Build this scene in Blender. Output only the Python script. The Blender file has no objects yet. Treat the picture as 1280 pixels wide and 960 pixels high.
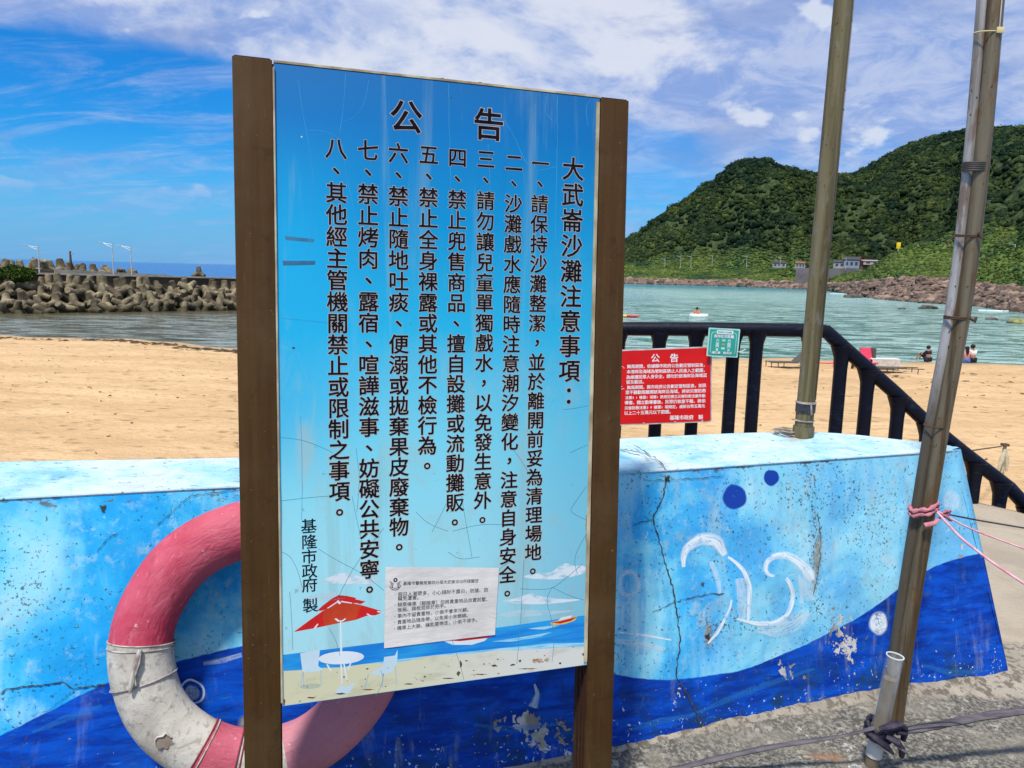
import bpy, bmesh, math, random
import numpy as np
from mathutils import Vector, Matrix, noise as mnoise
random.seed(7); rng = np.random.default_rng(7)
SC = bpy.context.scene
COL = SC.collection

# ------------------------------------------------------------------ camera
F = 960.; CH = 1.55; PITCH = math.radians(8.35); ROLL = math.radians(1.4)
FW = np.array([0, math.cos(PITCH), -math.sin(PITCH)]); r0 = np.array([1, 0, 0.]); u0 = np.cross(r0, FW)
RT = r0 * math.cos(ROLL) + u0 * math.sin(ROLL); UP = np.cross(RT, FW); CAM = np.array([0, 0, CH])
cd = bpy.data.cameras.new('camera'); cam = bpy.data.objects.new('camera', cd); COL.objects.link(cam)
cd.sensor_width = 36; cd.lens = F / 1280 * 36; cd.clip_start = .05; cd.clip_end = 60000
M = Matrix.Identity(4)
for i in range(3):
    M[i][0] = RT[i]; M[i][1] = UP[i]; M[i][2] = -FW[i]; M[i][3] = CAM[i]
cam.matrix_world = M
SC.camera = cam

# ------------------------------------------------------------------ world, sun, exposure
SC.view_settings.view_transform = 'Standard'; SC.view_settings.look = 'None'
SC.view_settings.exposure = 0.0; SC.view_settings.gamma = 1
SUN_EL = math.radians(63); SUN_AZ = math.radians(205)     # azimuth clockwise from +Y: behind the camera, to its left
W = bpy.data.worlds.new("World"); SC.world = W; W.use_nodes = True


class NT:
    """small helper round a node tree"""
    def __init__(s, tree):
        s.t = tree; s.n = tree.nodes; s.l = tree.links
    def put(s, sock, v):
        if hasattr(v, 'is_output') or isinstance(v, bpy.types.NodeSocket): s.l.new(v, sock)
        elif v is not None:
            if isinstance(v, (tuple, list)) and len(v) == 3 and sock.type == 'RGBA': v = (*v, 1)
            sock.default_value = v
    def add(s, typ, **kw):
        n = s.n.new(typ)
        for k, v in kw.items(): setattr(n, k, v)
        return n
    def math(s, op, a, b=None, c=None, clamp=False):
        n = s.add('ShaderNodeMath', operation=op, use_clamp=clamp)
        s.put(n.inputs[0], a); s.put(n.inputs[1], b)
        if c is not None: s.put(n.inputs[2], c)
        return n.outputs[0]
    def vmath(s, op, a, b=None):
        n = s.add('ShaderNodeVectorMath', operation=op); s.put(n.inputs[0], a); s.put(n.inputs[1], b)
        return n.outputs['Value'] if op in ('DOT_PRODUCT', 'LENGTH', 'DISTANCE') else n.outputs[0]
    def mix(s, f, a, b, mode='MIX'):
        n = s.add('ShaderNodeMix', data_type='RGBA', blend_type=mode, clamp_factor=True)
        s.put(n.inputs[0], f); s.put(n.inputs[6], a); s.put(n.inputs[7], b); return n.outputs[2]
    def noise(s, vec, scale, detail=4, rough=.55, dist=0.):
        n = s.add('ShaderNodeTexNoise'); s.put(n.inputs['Vector'], vec)
        n.inputs['Scale'].default_value = scale; n.inputs['Detail'].default_value = detail
        n.inputs['Roughness'].default_value = rough; n.inputs['Distortion'].default_value = dist
        return n.outputs[0]
    def voro(s, vec, scale, feature='F1', out=0):
        n = s.add('ShaderNodeTexVoronoi', feature=feature); s.put(n.inputs['Vector'], vec); n.inputs['Scale'].default_value = scale
        return n.outputs[out]
    def ramp(s, f, pts, interp='LINEAR'):
        n = s.add('ShaderNodeValToRGB'); n.color_ramp.interpolation = interp
        e = n.color_ramp.elements
        while len(e) < len(pts): e.new(.5)
        for k, (p, c) in enumerate(pts):
            e[k].position = p; e[k].color = (*c, 1) if isinstance(c, (tuple, list)) else (c, c, c, 1)
        s.put(n.inputs[0], f); return n.outputs[0]
    def step(s, v, a, b):
        n = s.add('ShaderNodeMapRange', interpolation_type='SMOOTHSTEP'); s.put(n.inputs[0], v)
        s.put(n.inputs[1], a); s.put(n.inputs[2], b); return n.outputs[0]
    def map(s, vec, scale=(1, 1, 1), rot=(0, 0, 0), loc=(0, 0, 0)):
        n = s.add('ShaderNodeMapping'); s.put(n.inputs[0], vec); n.inputs['Scale'].default_value = scale
        n.inputs['Rotation'].default_value = rot; n.inputs['Location'].default_value = loc; return n.outputs[0]
    def attr(s, name):
        n = s.add('ShaderNodeAttribute', attribute_name=name); return n.outputs['Fac']
    def coord(s, which='Object'): return s.add('ShaderNodeTexCoord').outputs[which]
    def pos(s): return s.add('ShaderNodeNewGeometry').outputs['Position']
    def sep(s, v): n = s.add('ShaderNodeSeparateXYZ'); s.put(n.inputs[0], v); return n.outputs
    def island(s): return s.add('ShaderNodeNewGeometry').outputs['Random Per Island']
    def objrand(s): return s.add('ShaderNodeObjectInfo').outputs['Random']


def build_world():
    w = NT(W.node_tree); w.n.clear()
    sky = w.add('ShaderNodeTexSky', sky_type='NISHITA'); sky.sun_disc = False
    sky.sun_elevation = SUN_EL; sky.sun_rotation = SUN_AZ; sky.air_density = 1.0; sky.dust_density = .6; sky.ozone_density = 2.5
    hs = w.add('ShaderNodeHueSaturation'); hs.inputs['Saturation'].default_value = 1.3; hs.inputs['Value'].default_value = 1.0
    w.put(hs.inputs['Color'], sky.outputs[0])
    tint = w.mix(1., hs.outputs[0], (.17, 1.0, 1.62), 'MULTIPLY')
    d = w.coord('Generated'); x, y, z = w.sep(d)
    zz = w.math('ADD', w.math('MAXIMUM', z, 0.), .22)
    cmb = w.add('ShaderNodeCombineXYZ')
    w.put(cmb.inputs[0], w.math('DIVIDE', x, zz)); w.put(cmb.inputs[1], w.math('DIVIDE', y, zz)); w.put(cmb.inputs[2], .3)
    v = w.map(cmb.outputs[0], (1.0, .9, 1), (0, 0, .25), (2.3, .6, 0))
    big = w.math('ADD', w.math('MULTIPLY', w.noise(v, 1.15, 8, .60, .5), .6), w.math('MULTIPLY', w.noise(w.map(d, (1, 1, 2.2), (0, 0, 0), (4, 1, 1)), 3.2, 9, .6, .2), .4))
    thin = w.noise(w.map(cmb.outputs[0], (.55, 1.3, 1), (0, 0, -.2), (5.1, 2.2, 0)), 1.5, 9, .64, 1.0)
    cov = w.math('ADD', w.math('MULTIPLY', w.step(x, -.6, .1), .14), w.math('MULTIPLY', w.step(z, .15, .28), .26))
    # the clear blue bay of sky low on the left and the small one high in the middle
    def blob(c, r):
        c = np.array(c, float); c /= np.linalg.norm(c)
        return w.math('SUBTRACT', 1., w.step(w.vmath('DISTANCE', d, tuple(c)), r * .25, r))
    hole = w.math('ADD', w.math('MULTIPLY', w.math('MULTIPLY', w.math('SUBTRACT', 1., w.step(x, -.42, -.12)), w.math('SUBTRACT', 1., w.step(z, .19, .27))), .26), w.math('MULTIPLY', blob((.03, .95, .37), .13), .20))
    m = w.math('SUBTRACT', w.math('ADD', big, cov), hole)
    mask = w.step(m, .53, .72)
    mask2 = w.math('MULTIPLY', w.step(w.math('SUBTRACT', w.math('ADD', thin, cov), hole), .50, .82), .6)
    wisp = w.noise(v, 5.5, 8, .66, .5); wisp2 = w.noise(w.map(cmb.outputs[0], (.8, 2.4, 1), (0, 0, .5), (7, 1, 0)), 2.2, 8, .68, .6)
    ccol = w.mix(w.step(wisp, .38, .62), (3.0, 4.4, 8.2), (5.6, 6.5, 9.0))
    lit = w.math('MULTIPLY', w.step(w.noise(w.map(d, (1, 1, 2.1), (0, 0, 0), (1.7, 3.1, .4)), 3.4, 9, .60, .25), .50, .62), w.step(m, .54, .68))
    ccol = w.mix(w.math('MULTIPLY', lit, .9), ccol, (8.6, 8.9, 9.8))
    shade = w.math('MULTIPLY', w.step(w.noise(w.map(d, (1, 1, 2.6), (0, 0, 0), (9.2, 4.4, 2)), 4.6, 7, .6, .3), .52, .66), .6)
    ccol = w.mix(shade, ccol, (2.5, 3.7, 7.2))
    a = w.math('MAXIMUM', w.math('MULTIPLY', mask, .92), mask2)
    veil = w.math('MULTIPLY', w.step(wisp2, .44, .66), .42)
    a = w.math('MAXIMUM', a, veil)
    pf = w.noise(w.map(d, (1, 1, 1.9), (0, 0, 0), (3.3, 8.8, 5)), 9., 6, .5, .1)
    pfm = w.math('MULTIPLY', w.step(pf, .63, .69), w.step(z, .06, .12))
    col = w.mix(a, tint, ccol)
    col = w.mix(w.math('MULTIPLY', pfm, .85), col, (7.6, 8.3, 9.8))
    haze = w.math('SUBTRACT', 1., w.step(z, .0, .16))
    col = w.mix(w.math('MULTIPLY', haze, .7), col, (2.3, 4.9, 9.4))
    bg = w.add('ShaderNodeBackground'); bg.inputs[1].default_value = .092; w.put(bg.inputs[0], col)
    o = w.add('ShaderNodeOutputWorld'); w.l.new(bg.outputs[0], o.inputs[0])
build_world()
SC.world.cycles.sampling_method = 'MANUAL'; SC.world.cycles.sample_map_resolution = 512

sd = bpy.data.lights.new('sun', 'SUN'); sd.energy = 4.8; sd.angle = math.radians(6); sd.color = (1, .95, .87)
sun = bpy.data.objects.new('sun', sd); COL.objects.link(sun)
sdir = Vector((math.sin(SUN_AZ) * math.cos(SUN_EL), math.cos(SUN_AZ) * math.cos(SUN_EL), math.sin(SUN_EL)))
sun.rotation_euler = sdir.to_track_quat('Z', 'Y').to_euler(); sun.location = (0, -5, 20)

# ------------------------------------------------------------------ helpers
def ray(x, y): return RT * (x - 640) / F - UP * (y - 480) / F + FW
def atz(x, y, z): d = ray(x, y); return CAM + d * (z - CH) / d[2]
def aty(x, y, Y): d = ray(x, y); return CAM + d * Y / d[1]
def proj(p):
    v = np.asarray(p, float) - CAM; d = v @ FW; return np.array([640 + F * (v @ RT) / d, 480 - F * (v @ UP) / d])

def tag(o, label=None, cat=None, group=None, kind=None):
    for k, v in (('label', label), ('category', cat), ('group', group), ('kind', kind)):
        if v: o[k] = v
    return o
def empty(name, loc=(0, 0, 0), rz=0, label=None, cat=None, group=None, mat=None):
    o = bpy.data.objects.new(name, None); o.empty_display_size = .1; COL.objects.link(o)
    if mat is not None: o.matrix_world = mat
    else: o.location = loc; o.rotation_euler = (0, 0, rz)
    return tag(o, label, cat, group)

class MB:
    """collects shapes, then links them as ONE mesh object"""
    def __init__(s): s.v = []; s.f = []; s.m = []; s.uv = None; s.n = 0
    def add(s, v, f, mi=0):
        v = np.asarray(v, float).reshape(-1, 3); s.v.append(v); k = s.n
        s.f += [tuple(i + k for i in q) for q in f]; s.m += [mi] * len(f); s.n += len(v); return s
    def box(s, c, d, rot=None, bev=0., mi=0):
        c = np.array(c, float); h = np.array(d, float) / 2
        if bev > 0:
            b = bev; P = []
            bm = bmesh.new(); bmesh.ops.create_cube(bm, size=1)
            for q in bm.verts: q.co = Vector([q.co[i] * 2 * h[i] for i in range(3)])
            bmesh.ops.bevel(bm, geom=bm.edges[:], offset=b, segments=2, affect='EDGES', profile=.6)
            v = np.array([q.co[:] for q in bm.verts]); bm.verts.index_update(); f = [[q.index for q in fc.verts] for fc in bm.faces]; bm.free()
        else:
            v = np.array([[x, y, z] for x in (-1, 1) for y in (-1, 1) for z in (-1, 1)]) * h
            f = [(0, 1, 3, 2), (4, 6, 7, 5), (0, 4, 5, 1), (2, 3, 7, 6), (0, 2, 6, 4), (1, 5, 7, 3)]
        if rot is not None: v = v @ np.array(rot).T
        return s.add(v + c, f, mi)
    def tube(s, pts, r, seg=10, cap=True, close=False, flat=1., mi=0):
        pts = [np.array(p, float) for p in pts]; n = len(pts); rr = r if hasattr(r, '__len__') else [r] * n
        V = []; up = None
        for i, p in enumerate(pts):
            a = pts[(i - 1) % n] if (close or i > 0) else p; b = pts[(i + 1) % n] if (close or i < n - 1) else p
            t = b - a; t /= np.linalg.norm(t) + 1e-12
            if up is None:
                up = np.array([0, 0, 1.]) if abs(t[2]) < .9 else np.array([0, 1., 0])
            side = np.cross(t, up); side /= np.linalg.norm(side) + 1e-12; up = np.cross(side, t)
            for k in range(seg):
                q = 2 * math.pi * k / seg; V.append(p + (side * math.cos(q) + up * math.sin(q) * flat) * rr[i])
        Fs = []
        for i in range(n if close else n - 1):
            j = (i + 1) % n
            for k in range(seg): Fs.append((i * seg + k, i * seg + (k + 1) % seg, j * seg + (k + 1) % seg, j * seg + k))
        if cap and not close: Fs.append(tuple(range(seg))[::-1]); Fs.append(tuple((n - 1) * seg + k for k in range(seg)))
        return s.add(V, Fs, mi)
    def prism(s, poly, h, axis='z'):
        """extrude 2-D polygon (x,y) by z range h=(z0,z1)"""
        n = len(poly); V = [(x, y, h[0]) for x, y in poly] + [(x, y, h[1]) for x, y in poly]
        return s.add(V, [tuple(range(n))[::-1], tuple(range(n, 2 * n))] + [(i, (i + 1) % n, n + (i + 1) % n, n + i) for i in range(n)])
    def build(s, name, mat, parent=None, smooth=True, ang=40):
        me = bpy.data.meshes.new(name); v = np.concatenate(s.v) if s.v else np.zeros((0, 3))
        me.from_pydata(v.tolist(), [], s.f)
        for m in (mat if isinstance(mat, (list, tuple)) else [mat]): me.materials.append(m)
        if any(s.m): me.polygons.foreach_set('material_index', s.m)
        if smooth: me.shade_smooth(); me.set_sharp_from_angle(angle=math.radians(ang))
        me.update()
        o = bpy.data.objects.new(name, me); COL.objects.link(o)
        if parent is not None: o.parent = parent
        return o

def grid_obj(name, P, mats, parent=None, attrs=None, uv=False, matidx=None):
    """P: (n,m,3) array of points"""
    n, m = P.shape[:2]; me = bpy.data.meshes.new(name)
    idx = np.arange(n * m).reshape(n, m)
    q = np.stack([idx[:-1, :-1], idx[:-1, 1:], idx[1:, 1:], idx[1:, :-1]], -1).reshape(-1, 4)
    me.vertices.add(n * m); me.vertices.foreach_set('co', P.reshape(-1).astype(np.float32))
    me.loops.add(q.size); me.loops.foreach_set('vertex_index', q.reshape(-1).astype(np.int32))
    me.polygons.add(len(q)); me.polygons.foreach_set('loop_start', np.arange(0, q.size, 4, dtype=np.int32))
    me.update(calc_edges=True); me.validate()
    for k, a in (attrs or {}).items():
        at = me.attributes.new(k, 'FLOAT', 'POINT'); at.data.foreach_set('value', np.asarray(a, np.float32).reshape(-1))
    for mt in (mats if isinstance(mats, (list, tuple)) else [mats]): me.materials.append(mt)
    if matidx is not None: me.polygons.foreach_set('material_index', np.asarray(matidx, np.int32).reshape(-1))
    me.shade_smooth()
    o = bpy.data.objects.new(name, me); COL.objects.link(o)
    if parent is not None: o.parent = parent
    return o
def raw_obj(name, V, Fq, mat, parent=None, smooth=True):
    me = bpy.data.meshes.new(name); k = Fq.shape[1]
    me.vertices.add(len(V)); me.vertices.foreach_set('co', V.reshape(-1).astype(np.float32))
    me.loops.add(Fq.size); me.loops.foreach_set('vertex_index', Fq.reshape(-1).astype(np.int32))
    me.polygons.add(len(Fq)); me.polygons.foreach_set('loop_start', np.arange(0, Fq.size, k, dtype=np.int32))
    me.update(calc_edges=True); me.materials.append(mat)
    if smooth: me.shade_smooth()
    o = bpy.data.objects.new(name, me); COL.objects.link(o)
    if parent is not None: o.parent = parent
    return o
def copy_tree(o, parent=None):
    c = o.copy(); COL.objects.link(c); c.parent = parent
    for ch in o.children: copy_tree(ch, c)
    return c
def vnoise(P, scale, octv=3):
    out = np.empty(len(P))
    for i, p in enumerate(P): out[i] = mnoise.fractal(Vector(p * scale), 1., 2., octv)
    return out
def smooth(a, k):
    ker = np.ones(k) / k; p = np.pad(a, (k // 2, k - 1 - k // 2), mode='edge'); return np.convolve(p, ker, 'valid')
def chaik(pts, n=2, closed=False):
    P = [np.array(p, float) for p in pts]
    for _ in range(n):
        Q = [] if closed else [P[0]]
        for a, b in (zip(P, P[1:] + P[:1]) if closed else zip(P[:-1], P[1:])): Q += [a * .75 + b * .25, a * .25 + b * .75]
        P = Q if closed else Q + [P[-1]]
    return P
def jag(pts, step, amp, seed=0):
    r = random.Random(seed); out = [np.array(pts[0], float)]
    for a, b in zip(pts[:-1], pts[1:]):
        a = np.array(a, float); b = np.array(b, float); n = max(1, int(np.linalg.norm(b - a) / step))
        for i in range(1, n + 1):
            q = a + (b - a) * i / n
            if i < n: q = q + np.array([r.uniform(-amp, amp), r.uniform(-amp, amp)])
            out.append(q)
    return out

# ------------------------------------------------------------------ materials
def newmat(name):
    m = bpy.data.materials.new(name); m.use_nodes = True; t = NT(m.node_tree); t.n.clear()
    o = t.add('ShaderNodeOutputMaterial'); b = t.add('ShaderNodeBsdfPrincipled'); t.l.new(b.outputs[0], o.inputs[0])
    t.out = o; t.b = b; b.inputs['Roughness'].default_value = .8; b.inputs['Specular IOR Level'].default_value = .3
    return m, t
def bump(t, h, strength=.3, dist=.01):
    n = t.add('ShaderNodeBump'); n.inputs['Strength'].default_value = strength; n.inputs['Distance'].default_value = dist
    t.put(n.inputs['Height'], h); t.l.new(n.outputs[0], t.b.inputs['Normal']); return n
def simple(name, c1, c2=None, scale=8, rough=.8, bmp=0., bd=.005, metal=0., stretch=(1, 1, 1), spec=.3, lo=.35, hi=.65, rnd=0., speck=None, det=5):
    """two-tone noisy surface, optionally varied from object to object, with optional speckles (colour, scale, threshold)"""
    m, t = newmat(name); v = t.map(t.coord(), stretch)
    n = t.noise(v, scale, det, .6); c2 = c2 or tuple(x * .75 for x in c1)
    col = t.mix(t.step(n, lo, hi), c1, c2)
    if rnd: col = t.mix(1., col, t.ramp(t.objrand(), [(0, 1 - rnd), (1, 1 + rnd * .6)]), 'MULTIPLY')
    if speck: col = t.mix(t.step(t.noise(v, speck[1], 3, .6), speck[2], speck[2] + .04), col, speck[0])
    t.put(t.b.inputs['Base Color'], col); t.b.inputs['Roughness'].default_value = rough; t.b.inputs['Metallic'].default_value = metal
    t.b.inputs['Specular IOR Level'].default_value = spec
    if bmp: bump(t, t.math('ADD', n, t.noise(v, scale * 7, 3, .6)), bmp, bd)
    return m

# ================================================================== SETTING
SEA = -2.8
# ---- sea
def mk_water():
    m, t = newmat('sea_water'); p = t.pos(); x, y, z = t.sep(p)
    far = t.step(y, 60., 420.); vfar = t.step(y, 350., 1500.)
    n = t.noise(t.map(p, (.22, .62, 1)), 1.2, 7, .72, 1.1)  # ripple pattern: sky-bright and dark wavelets are painted into the base colour
    right = t.step(x, -22., 10.)
    near_l = t.mix(t.step(n, .44, .57), (.25, .29, .26), (.06, .058, .022))
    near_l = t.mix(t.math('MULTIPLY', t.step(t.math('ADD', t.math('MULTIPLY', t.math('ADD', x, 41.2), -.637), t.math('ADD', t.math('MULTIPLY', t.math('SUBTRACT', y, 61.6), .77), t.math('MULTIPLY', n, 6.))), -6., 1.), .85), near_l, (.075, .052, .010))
    near_r = t.mix(t.step(n, .43, .57), (.38, .58, .55), (.035, .15, .11))
    c = t.mix(right, near_l, near_r)
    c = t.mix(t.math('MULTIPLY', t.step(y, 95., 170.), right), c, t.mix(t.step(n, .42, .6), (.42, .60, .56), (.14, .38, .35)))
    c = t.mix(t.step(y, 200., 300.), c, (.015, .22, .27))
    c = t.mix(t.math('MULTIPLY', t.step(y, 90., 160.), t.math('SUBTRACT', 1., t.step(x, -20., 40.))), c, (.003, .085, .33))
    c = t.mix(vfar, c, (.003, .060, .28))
    t.put(t.b.inputs['Base Color'], c); t.b.inputs['Roughness'].default_value = .12
    t.b.inputs['IOR'].default_value = 1.33; t.b.inputs['Specular IOR Level'].default_value = .5
    w1 = t.noise(t.map(p, (.30, .9, 1), (0, 0, .12)), 1.0, 5, .65, .6)
    w2 = t.noise(t.map(p, (.12, .42, 1), (0, 0, -.08)), .8, 3, .55, .4)
    w3 = t.noise(t.map(p, (3, 6, 1)), 1., 2, .5)
    h = t.math('ADD', t.math('MULTIPLY', w1, .9), t.math('ADD', t.math('MULTIPLY', w2, .9), t.math('MULTIPLY', w3, .05)))
    bump(t, h, 1.0, .9)
    return m
sea = MB(); ys = [20, 60, 120, 250, 500, 1000, 3000, 8000, 20000, 40000]
P = np.array([[(sx * (y * 1.3 + 60), y, SEA) for sx in np.linspace(-1, 1, 5)] for y in ys])
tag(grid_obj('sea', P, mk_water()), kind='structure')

# ---- sand
def mk_sand():
    m, t = newmat('beach_sand'); p = t.pos(); x, y, z = t.sep(p)
    n = t.noise(t.map(p, (.5, 1.4, 1)), .5, 6, .62, .3); f = t.noise(t.map(p, (.7, 1.3, 1)), 6, 4, .7)
    c = t.mix(t.step(n, .35, .65), (.64, .44, .24), (.53, .35, .18))
    c = t.mix(t.math('MULTIPLY', t.step(f, .52, .68), .7), c, (.40, .25, .125))
    c = t.mix(t.math('MULTIPLY', t.step(t.attr('wet'), .2, .9), .55), c, (.36, .25, .14))
    comb = t.noise(t.map(p, (.12, 3.2, 1), (0, 0, .03)), 1.1, 3, .6, .25); c = t.mix(t.math('MULTIPLY', t.step(comb, .54, .66), .40), c, (.42, .27, .13))
    foot = t.voro(t.map(p, (1, 1.25, 1)), 1.7); c = t.mix(t.math('MULTIPLY', t.math('SUBTRACT', 1., t.step(foot, .12, .30)), t.math('MULTIPLY', t.step(n, .38, .56), .6)), c, (.33, .21, .105))
    deb = t.math('MULTIPLY', t.step(t.noise(t.map(p, (.5, 1.2, 1)), 1.4, 5, .7), .60, .66), t.step(t.attr('debris'), .1, .8))
    c = t.mix(t.math('MULTIPLY', deb, .8), c, (.13, .09, .05))
    t.put(t.b.inputs['Base Color'], c); t.b.inputs['Roughness'].default_value = .95; t.b.inputs['Specular IOR Level'].default_value = .1
    bump(t, t.math('ADD', t.math('ADD', t.math('MULTIPLY', n, .5), t.math('MULTIPLY', f, .4)), t.math('MULTIPLY', t.step(foot, .05, .35), .35)), 1., .2)
    return m
def shore_y(x):
    xs = [-80, -31, -22, -14, -5, 6.5, 15.5, 27, 45, 60, 90]; Ys = [43, 43.3, 42.9, 39.4, 38.9, 39.2, 41.1, 40.6, 46, 58, 80]
    return np.interp(x, xs, Ys) + .35 * np.sin(x * .55) + .2 * np.sin(x * 1.7 + 1)
gx = np.concatenate([np.linspace(-45, -20, 40)[:-1], np.linspace(-20, 35, 260)[:-1], np.linspace(35, 90, 50)]); sv = np.linspace(0, 1, 170)
P = np.zeros((len(sv), len(gx), 3)); wet = np.zeros(P.shape[:2]); deb = wet.copy()
sy = shore_y(gx)
for i, s in enumerate(sv):
    Y = 4.6 + (sy + 1.6 - 4.6) * s; d = sy - Y
    P[i, :, 0] = gx; P[i, :, 1] = Y; P[i, :, 2] = SEA + .02 + np.clip(d, -2, 6) * .035
    wet[i] = 1 - np.clip(d / 1.6, 0, 1); deb[i] = np.exp(-((d - 1.3) / 1.1) ** 2) * (gx < 2) + .25 * np.exp(-((d - 9) / 3.) ** 2) * (gx > 12)
fl = P.reshape(-1, 3); fl[:, 2] += vnoise(fl * np.array([.7, 1.3, 0]), .8, 4) * .07 * np.clip((sy[None, :] - P[:, :, 1]).reshape(-1) / 2, 0, 1)
tag(grid_obj('beach_sand', P, mk_sand(), attrs={'wet': wet, 'debris': deb}), kind='structure')

weed = simple('dry_seaweed', (.10, .07, .035), (.05, .035, .02), 8, 1.)
def litter(name, n, xr, dr_, size, mat):
    VV = []; FF = []; k = 0
    for i in range(n):
        x_ = rng.uniform(*xr); d_ = rng.uniform(*dr_) if dr_[1] < 5 else rng.uniform(*dr_) ** 1.0; y_ = float(shore_y(x_)) - d_; s_ = rng.uniform(.4, 1.2) * size; m_ = rng.integers(5, 8)
        c_ = np.array([x_, y_, SEA + .03 + min(d_, 6) * .035]); an = np.sort(rng.uniform(0, 6.283, m_)); rr_ = rng.uniform(.5, 1., m_)
        top = c_ + (0, 0, s_ * .28); VV.append(np.vstack([top, c_ + np.stack([np.cos(an) * rr_ * s_ * 1.5, np.sin(an) * rr_ * s_ * .7, rng.uniform(-.02, .04, m_)], 1)]))
        FF += [(k, k + 1 + j, k + 1 + (j + 1) % m_) for j in range(m_)]; k += m_ + 1
    o = raw_obj(name, np.concatenate(VV), np.array(FF), mat, None, False); o['kind'] = 'stuff'
litter('seaweed', 260, (-32, 2), (.5, 2.2), .17, weed); litter('seaweed', 70, (-24, -8), (.8, 1.5), .3, weed); litter('beach_litter', 420, (-22, 34), (3, 33), .055, weed); litter('seaweed', 120, (16, 34), (5, 13), .14, weed)
# ---- land across the bay: polar height field
def azel(px, py):
    d = ray(px, py); return math.atan2(d[0], d[1]), d[2] / math.hypot(d[0], d[1])
def prof(pts): a = [azel(*p) for p in pts]; return np.array([q[0] for q in a]), np.array([q[1] for q in a])
def waterline(az):
    pts = [(640, 352.5), (720, 353.5), (780, 354.5), (860, 356.5), (930, 358.5), (1000, 361.5), (1034, 363.5), (1077, 371), (1104, 374.5), (1150, 378.5), (1213, 382), (1245, 386), (1280, 391), (1340, 403), (1420, 425), (1560, 470)]
    a = [azel(*p) for p in pts]; return np.interp(az, [q[0] for q in a], [(SEA - CH) / q[1] for q in a])
SK = prof([(600, 350), (700, 347), (735, 338), (760, 320), (783, 301), (800, 290), (830, 267), (860, 244), (885, 227), (905, 213), (918, 202), (930, 198), (950, 197), (962, 199), (978, 207), (1000, 211), (1018, 214), (1040, 216), (1069, 214), (1092, 204), (1120, 186), (1139, 176), (1170, 168), (1194, 163), (1245, 159), (1280, 157), (1350, 150), (1450, 150), (1600, 170)])
RD = prof([(600, 0), (1000, 0), (1110, 0), (1600, 0)])[0]
CR = prof([(1060, 342), (1078, 339), (1090, 331), (1124, 313), (1170, 302), (1200, 277), (1237, 246), (1280, 217), (1400, 150), (1600, 110)])
GL = prof([(600, 348), (780, 349.5), (897, 352), (1000, 355), (1034, 354.5), (1077, 353), (1120, 351), (1147, 347), (1182, 351), (1229, 359), (1280, 363.5), (1340, 372), (1420, 388), (1560, 425)])
FT = prof([(600, 345), (700, 342), (780, 334), (850, 331), (900, 333), (975, 334), (992, 346), (1060, 346), (1082, 341), (1110, 323), (1180, 316), (1280, 300), (1400, 290), (1600, 290)])
HZ0, HZ1 = azel(984, 340)[0], azel(1090, 340)[0]; SHF = prof([(980, 337.5), (1085, 337.5)])
def land_profile(az):
    r0_ = float(waterline(az)); rA = float(np.interp(az, RD, [520, 520, 690, 640])); hA = CH + rA * float(np.interp(az, *SK))
    r1 = r0_ + np.interp(r0_, [60, 150, 350], [14, 22, 14]); h1 = CH + r1 * float(np.interp(az, *GL))
    rF = r1 + np.interp(r0_, [60, 150, 350], [16, 40, 55]); hF = CH + rF * float(np.interp(az, *FT))
    R = [r0_ - 25, r0_, r1, rF]; Hh = [SEA - 3, SEA - .1, max(h1, SEA + .5), max(hF, h1 + .3)]
    k = np.clip((az - CR[0][1]) / (CR[0][3] - CR[0][1]), 0, 1)
    rC = np.interp(az, [CR[0][1], CR[0][7], CR[0][9]], [290, 215, 170]); hC = CH + rC * float(np.interp(az, *CR))
    if az > CR[0][1] and rC > rF + 8:
        R += [rC, rC + 60 + 60 * k]; Hh += [max(hC, hF * .9), max(hC - 9 * k - 1, 2)]
    R += [rA, rA + 160, rA + 500]; Hh += [hA, hA * .75, hA * .3]
    if HZ0 < az < HZ1 and az > CR[0][1] and len(R) > 7:
        R[5] = 382; Hh[5] = min(CH + 382 * float(np.interp(az, *SHF)) + 2, Hh[4])
    elif HZ0 < az < HZ1:
        R.insert(4, 380); Hh.insert(4, CH + 380 * float(np.interp(az, *SHF))); R.insert(5, 384); Hh.insert(5, Hh[4] + 4)
    elif az <= CR[0][1]:
        rm = rF + (rA - rF) * .45; R.insert(4, rm); Hh.insert(4, Hh[3] + (hA - Hh[3]) * .56)
    return R, Hh
AZ0, AZ1 = azel(655, 340)[0], azel(1640, 340)[0]
azs = np.linspace(AZ0, AZ1, 330); rs = np.exp(np.linspace(math.log(45), math.log(1150), 210))
Hm = np.array([[0.] * len(rs) for _ in azs])
for i, a in enumerate(azs): R, Hh = land_profile(a); Hm[i] = np.interp(rs, R, Hh)
for _ in range(2):
    Hm[1:-1] = (Hm[:-2] + Hm[1:-1] * 2 + Hm[2:]) / 4; Hm[:, 1:-1] = (Hm[:, :-2] + Hm[:, 1:-1] * 2 + Hm[:, 2:]) / 4
A2, R2 = np.meshgrid(azs, rs, indexing='ij'); X = R2 * np.sin(A2); Y = R2 * np.cos(A2)
pp = np.stack([X.ravel(), Y.ravel(), np.zeros(X.size)], 1)
n1 = vnoise(pp, 1 / 42., 4).reshape(X.shape); n2 = vnoise(pp + 70, 1 / 11., 3).reshape(X.shape)
ridge = np.abs(np.sin(A2 * 62 + n1 * 2.2)) * .5 - .3
amp = np.clip((Hm - 7) / 30, 0, 1)
hsky = CH + R2 * np.interp(azs, *SK)[:, None]; below = np.clip((hsky - Hm) / (hsky * .35 + 4), 0, 1) * 1.0 + .06
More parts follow.
